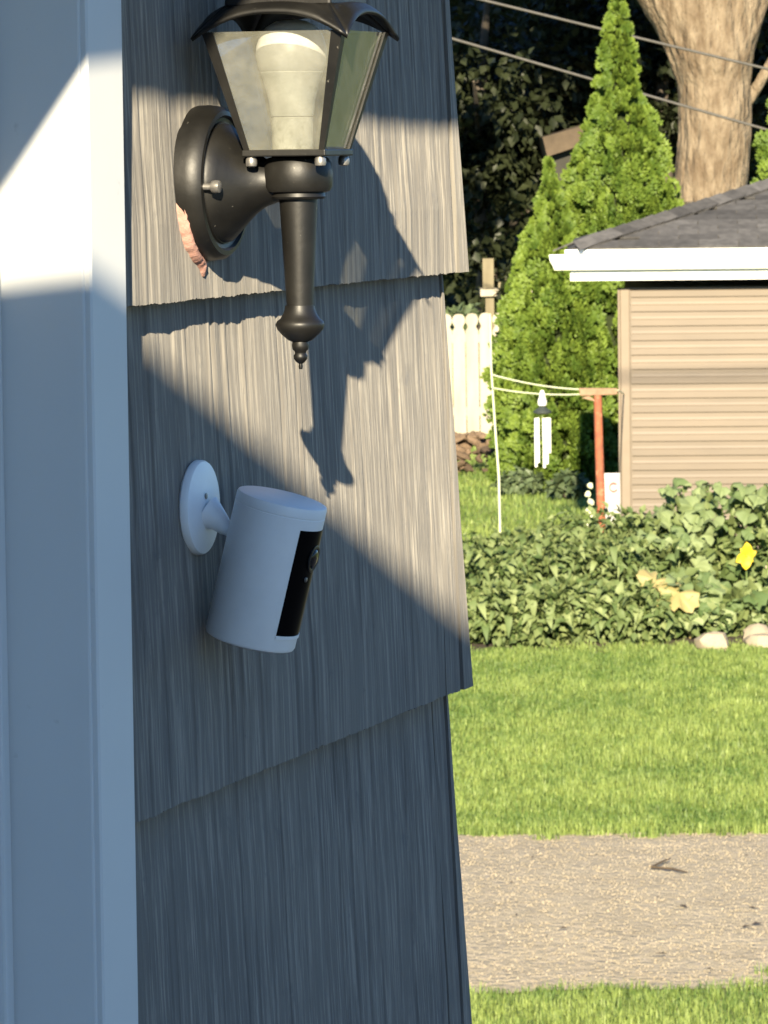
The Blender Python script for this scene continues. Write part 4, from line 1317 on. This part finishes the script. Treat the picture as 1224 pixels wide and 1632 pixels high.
def squash_plant(x, y, h, rad, seed, label, nleaf=20, yellow=()):
    r = random.Random(seed)
    root = empty('squash_plant', (x, y, .03), 0, label, 'plant', 'squash plants in the vegetable bed')
    for k in range(nleaf):
        a = r.uniform(math.pi * .9, math.pi * 2.1) if k % 4 else r.uniform(0, math.pi)
        t = r.random()
        rr_ = rad * (.25 + .8 * (1 - t * .65))
        p = Vector((math.cos(a) * rr_, math.sin(a) * rr_ * .8, h * (.18 + .84 * t)))
        lf = sq_leaves[k % 4]
        o = link('leaf', lf, None, root)
        o.location = p
        outd = Vector((math.cos(a), math.sin(a), 0))
        o.rotation_euler = orient(outd + Vector((r.gauss(0, .3), 0, r.gauss(-.15, .3))), outd * .5 + Vector((r.gauss(0, .4), r.gauss(-.5, .3), .75)))
        s = r.uniform(.30, .72); o.scale = (s, s, s * 1.9)
        if k % 2 == 0:
            MB().tube([(0, 0, .02), (p.x * .45, p.y * .45 + .03, p.z * .75), p], [.006, .006, .004], 6).build('leaf_stalk', M_STEM, root)
    nr = np.random.default_rng(seed); n = 420
    dirs = unit(nr.normal(size=(n, 3))); rr_ = nr.random(n) ** .4
    P = dirs * rr_[:, None] * np.array([rad, rad * .8, h * .48]) + np.array([0, .02, h * .46])
    P[:, 2] = np.maximum(P[:, 2], .03)
    L = nr.uniform(.05, .13, n)
    V, F = leaf_cards(P, dirs + nr.normal(0, .6, (n, 3)), dirs * .5 + nr.normal(0, .4, (n, 3)) + np.array([0, -.3, .7]), L, L * nr.uniform(.3, .48, n), .35)
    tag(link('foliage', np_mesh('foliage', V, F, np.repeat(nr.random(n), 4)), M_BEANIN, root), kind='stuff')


squash_plant(at(1060, 900, 29.5).x, 29.5, .62, .32, 201, 'squash plant with lobed leaves left of the yellow flower', 50)
squash_plant(at(1160, 900, 29.8).x, 29.8, .95, .36, 202, 'tallest squash plant with lobed leaves in front of the garage siding', 60)
squash_plant(at(1235, 900, 29.6).x, 29.7, .92, .36, 203, 'squash plant at the right edge of the picture', 56)
squash_plant(at(1085, 980, 28.9).x, 28.95, .36, .30, 204, 'low squash plant at the front edge of the bed', 36)
squash_plant(at(1100, 840, 30.4).x, 30.4, .86, .30, 205, 'squash plant at the back of the bed against the siding', 44)
squash_plant(at(1020, 860, 30.2).x, 30.2, .72, .26, 206, 'squash plant beneath the garage corner post', 40)
squash_plant(at(1180, 1000, 28.9).x, 29.05, .30, .22, 207, 'small squash plant beside the pale stones', 18)
# yellowed leaves
for (px, py, dd, s, lab) in ((1045, 925, 28.85, .85, 'light green wilting squash leaf on the bean plants'), (1082, 945, 28.72, .95, 'pale yellow dead squash leaf hanging in the bed')):
    p = at(px, py, dd)
    t = empty('wilted_leaf', p, 0, lab, 'leaf', 'wilted leaves in the bed')
    o = link('blade', sq_leaves[0].copy(), None, t)
    o.data.materials.clear(); o.data.materials.append(M_YELLOWLEAF)
    o.rotation_euler = orient((-.6, -.5, -.45), (-.1, -.8, .6)); o.scale = (s, s, s)
    MB().tube([(0, 0, 0), (.06, .05, -.1), (.08, .1, -p.z + .04)], [.007, .007, .009], 6).build('stalk', M_YELLOWLEAF, t)
# yellow flower
p = at(1190, 885, 29.35)
fl = empty('squash_flower', p, 0, 'open yellow squash flower among the lobed leaves', 'flower')
for k in range(6):
    a = k * 2 * math.pi / 6 + .35 + .2 * math.sin(k * 2.3); ln = (.072, .095, .066, .088, .100, .060)[k]; wd = ln * .36
    pv = [(0, 0, 0)]
    for t_ in (.3, .55, .8):
        ww = wd * math.sin(math.pi * (t_ * .8 + .12)); lift = .35 * ln * t_ * (1 - .9 * t_)
        pv += [(ln * t_, ww, lift + .006 * math.sin(k + t_ * 9)), (ln * t_, 0, lift - .006), (ln * t_, -ww, lift + .006 * math.cos(k * 2 + t_ * 8))]
    pv.append((ln, .004, -.01))
    pf = [(0, 1, 2), (0, 2, 3), (1, 4, 5, 2), (2, 5, 6, 3), (4, 7, 8, 5), (5, 8, 9, 6), (7, 10, 8), (8, 10, 9)]
    o = link('petal', MB().add(pv, pf).mesh('petal', 180), M_PETAL, fl)
    o.rotation_euler = orient((math.cos(a), -.35, math.sin(a)), (-math.cos(a) * .3, -.9, -math.sin(a) * .3 + .1))
MB().lathe([(.006, 0), (.010, .012), (.006, .03)], 10, Matrix.Rotation(math.pi / 2, 4, 'X')).build('flower_centre', M_PETAL, fl)
MB().tube([(0, 0.0, 0), (.0, .03, -.10), (.01, .06, -p.z + .03)], [.006, .006, .008], 6).build('stalk', M_STEM, fl)
# pale flower stalk in front of the pole
p = at(940, 800, 31.0)
fs_ = empty('flower_stalk', (p.x, 31.0, 0), 0, 'pale cream blossoms up a stalk left of the red pole', 'flower')
MB().tube([(0, 0, 0), (.004, 0, .5), (.0, 0, at(940, 768, 31).z)], [.006, .005, .003], 6).build('stem', M_STEM, fs_)
M_CREAM = pmat('cream_blossom', (.62, .62, .42), (.52, .54, .34), rough=.6)
for k, (px, py, s) in enumerate([(941, 774, .9), (937, 788, 1.0), (942, 800, 1.1), (939, 814, 1.1), (944, 825, .9), (936, 838, .8), (976, 838, 1), (972, 848, .8)]):
    q = at(px, py, 30.95) - Vector((p.x, 31.0, 0))
    o = link('blossom', rockm[k % 5], None, fs_)
    o.data = rockm[k % 5].copy(); o.data.materials.clear(); o.data.materials.append(M_CREAM)
    o.location = q; o.scale = (.026 * s, .02 * s, .024 * s); o.rotation_euler = (k, k * 2, 0)
# pale edging stones
for k, (px, py, dd, sx, sy, sz, lab) in enumerate([(1138, 1032, 28.42, .12, .10, .075, 'pale rounded edging stone at the front of the bed'), (1212, 1030, 28.50, .11, .12, .06, 'lowest pale block at the right front of the bed'), (1208, 1000, 28.75, .10, .10, .085, 'larger pale block behind the front edging at the right')]):
    p = at(px, py, dd)
    o = link('edging_stone', rockm[k % 5].copy(), None)
    o.data.materials.clear(); o.data.materials.append(M_LIME)
    o.location = (p.x, dd, sz * .7); o.scale = (sx, sy, sz)
    o.rotation_euler = (0, 0, k * 1.3)
    tag(o, lab, 'stone', 'pale stones edging the bed')

# ------------------------------------------------------------------ overhead cables
def cable(name, a, b_, rad, sag, label):
    pts = []
    for i in range(41):
        t = i / 40
        p = a.lerp(b_, t); p.z -= sag * 4 * t * (1 - t)
        pts.append(p)
    return tag(MB().tube(pts, rad, 8).build(name, M_CABLE, smooth=180), label, 'cable', 'overhead cables')


def through(p1, p2, e1, e2):
    d = p2 - p1
    return p1 - d * e1, p2 + d * e2


a, b_ = through(at(706, 42, 45.2), at(1224, 192, 45.2), 3, 3)
cable('overhead_cable', a, b_, .014, .1, 'lower grey overhead cable crossing in front of the trunk')
a, b_ = through(at(815, -4, 45.6), at(1224, 95, 45.6), 3, 3)
cable('overhead_cable', a, b_, .014, .1, 'upper grey overhead cable crossing in front of the trunk')
sz_ = at(1115, 672, GD).z
cable('overhead_cable', Vector((-14, 20, sz_ + .42 * 14 + .25)), Vector((18, 20, sz_ + .42 * 14 - .1)), .022, .05, 'thick cable high above the lane, out of the picture')

# twig on the lane
p = at(1040, 1402, 19.55)
tw = empty('twig', (p.x, 19.62, .034), 0, 'small dark forked twig lying on the gravel lane', 'twig')
MB().tube([(0, 0, .01), (.06, .13, .014), (.10, .22, .012)], [.006, .005, .003], 6).build('fork', M_TWIG, tw)
MB().tube([(0, 0, .01), (.09, -.07, .012), (.15, -.17, .012)], [.006, .006, .003], 6).build('fork', M_TWIG, tw)
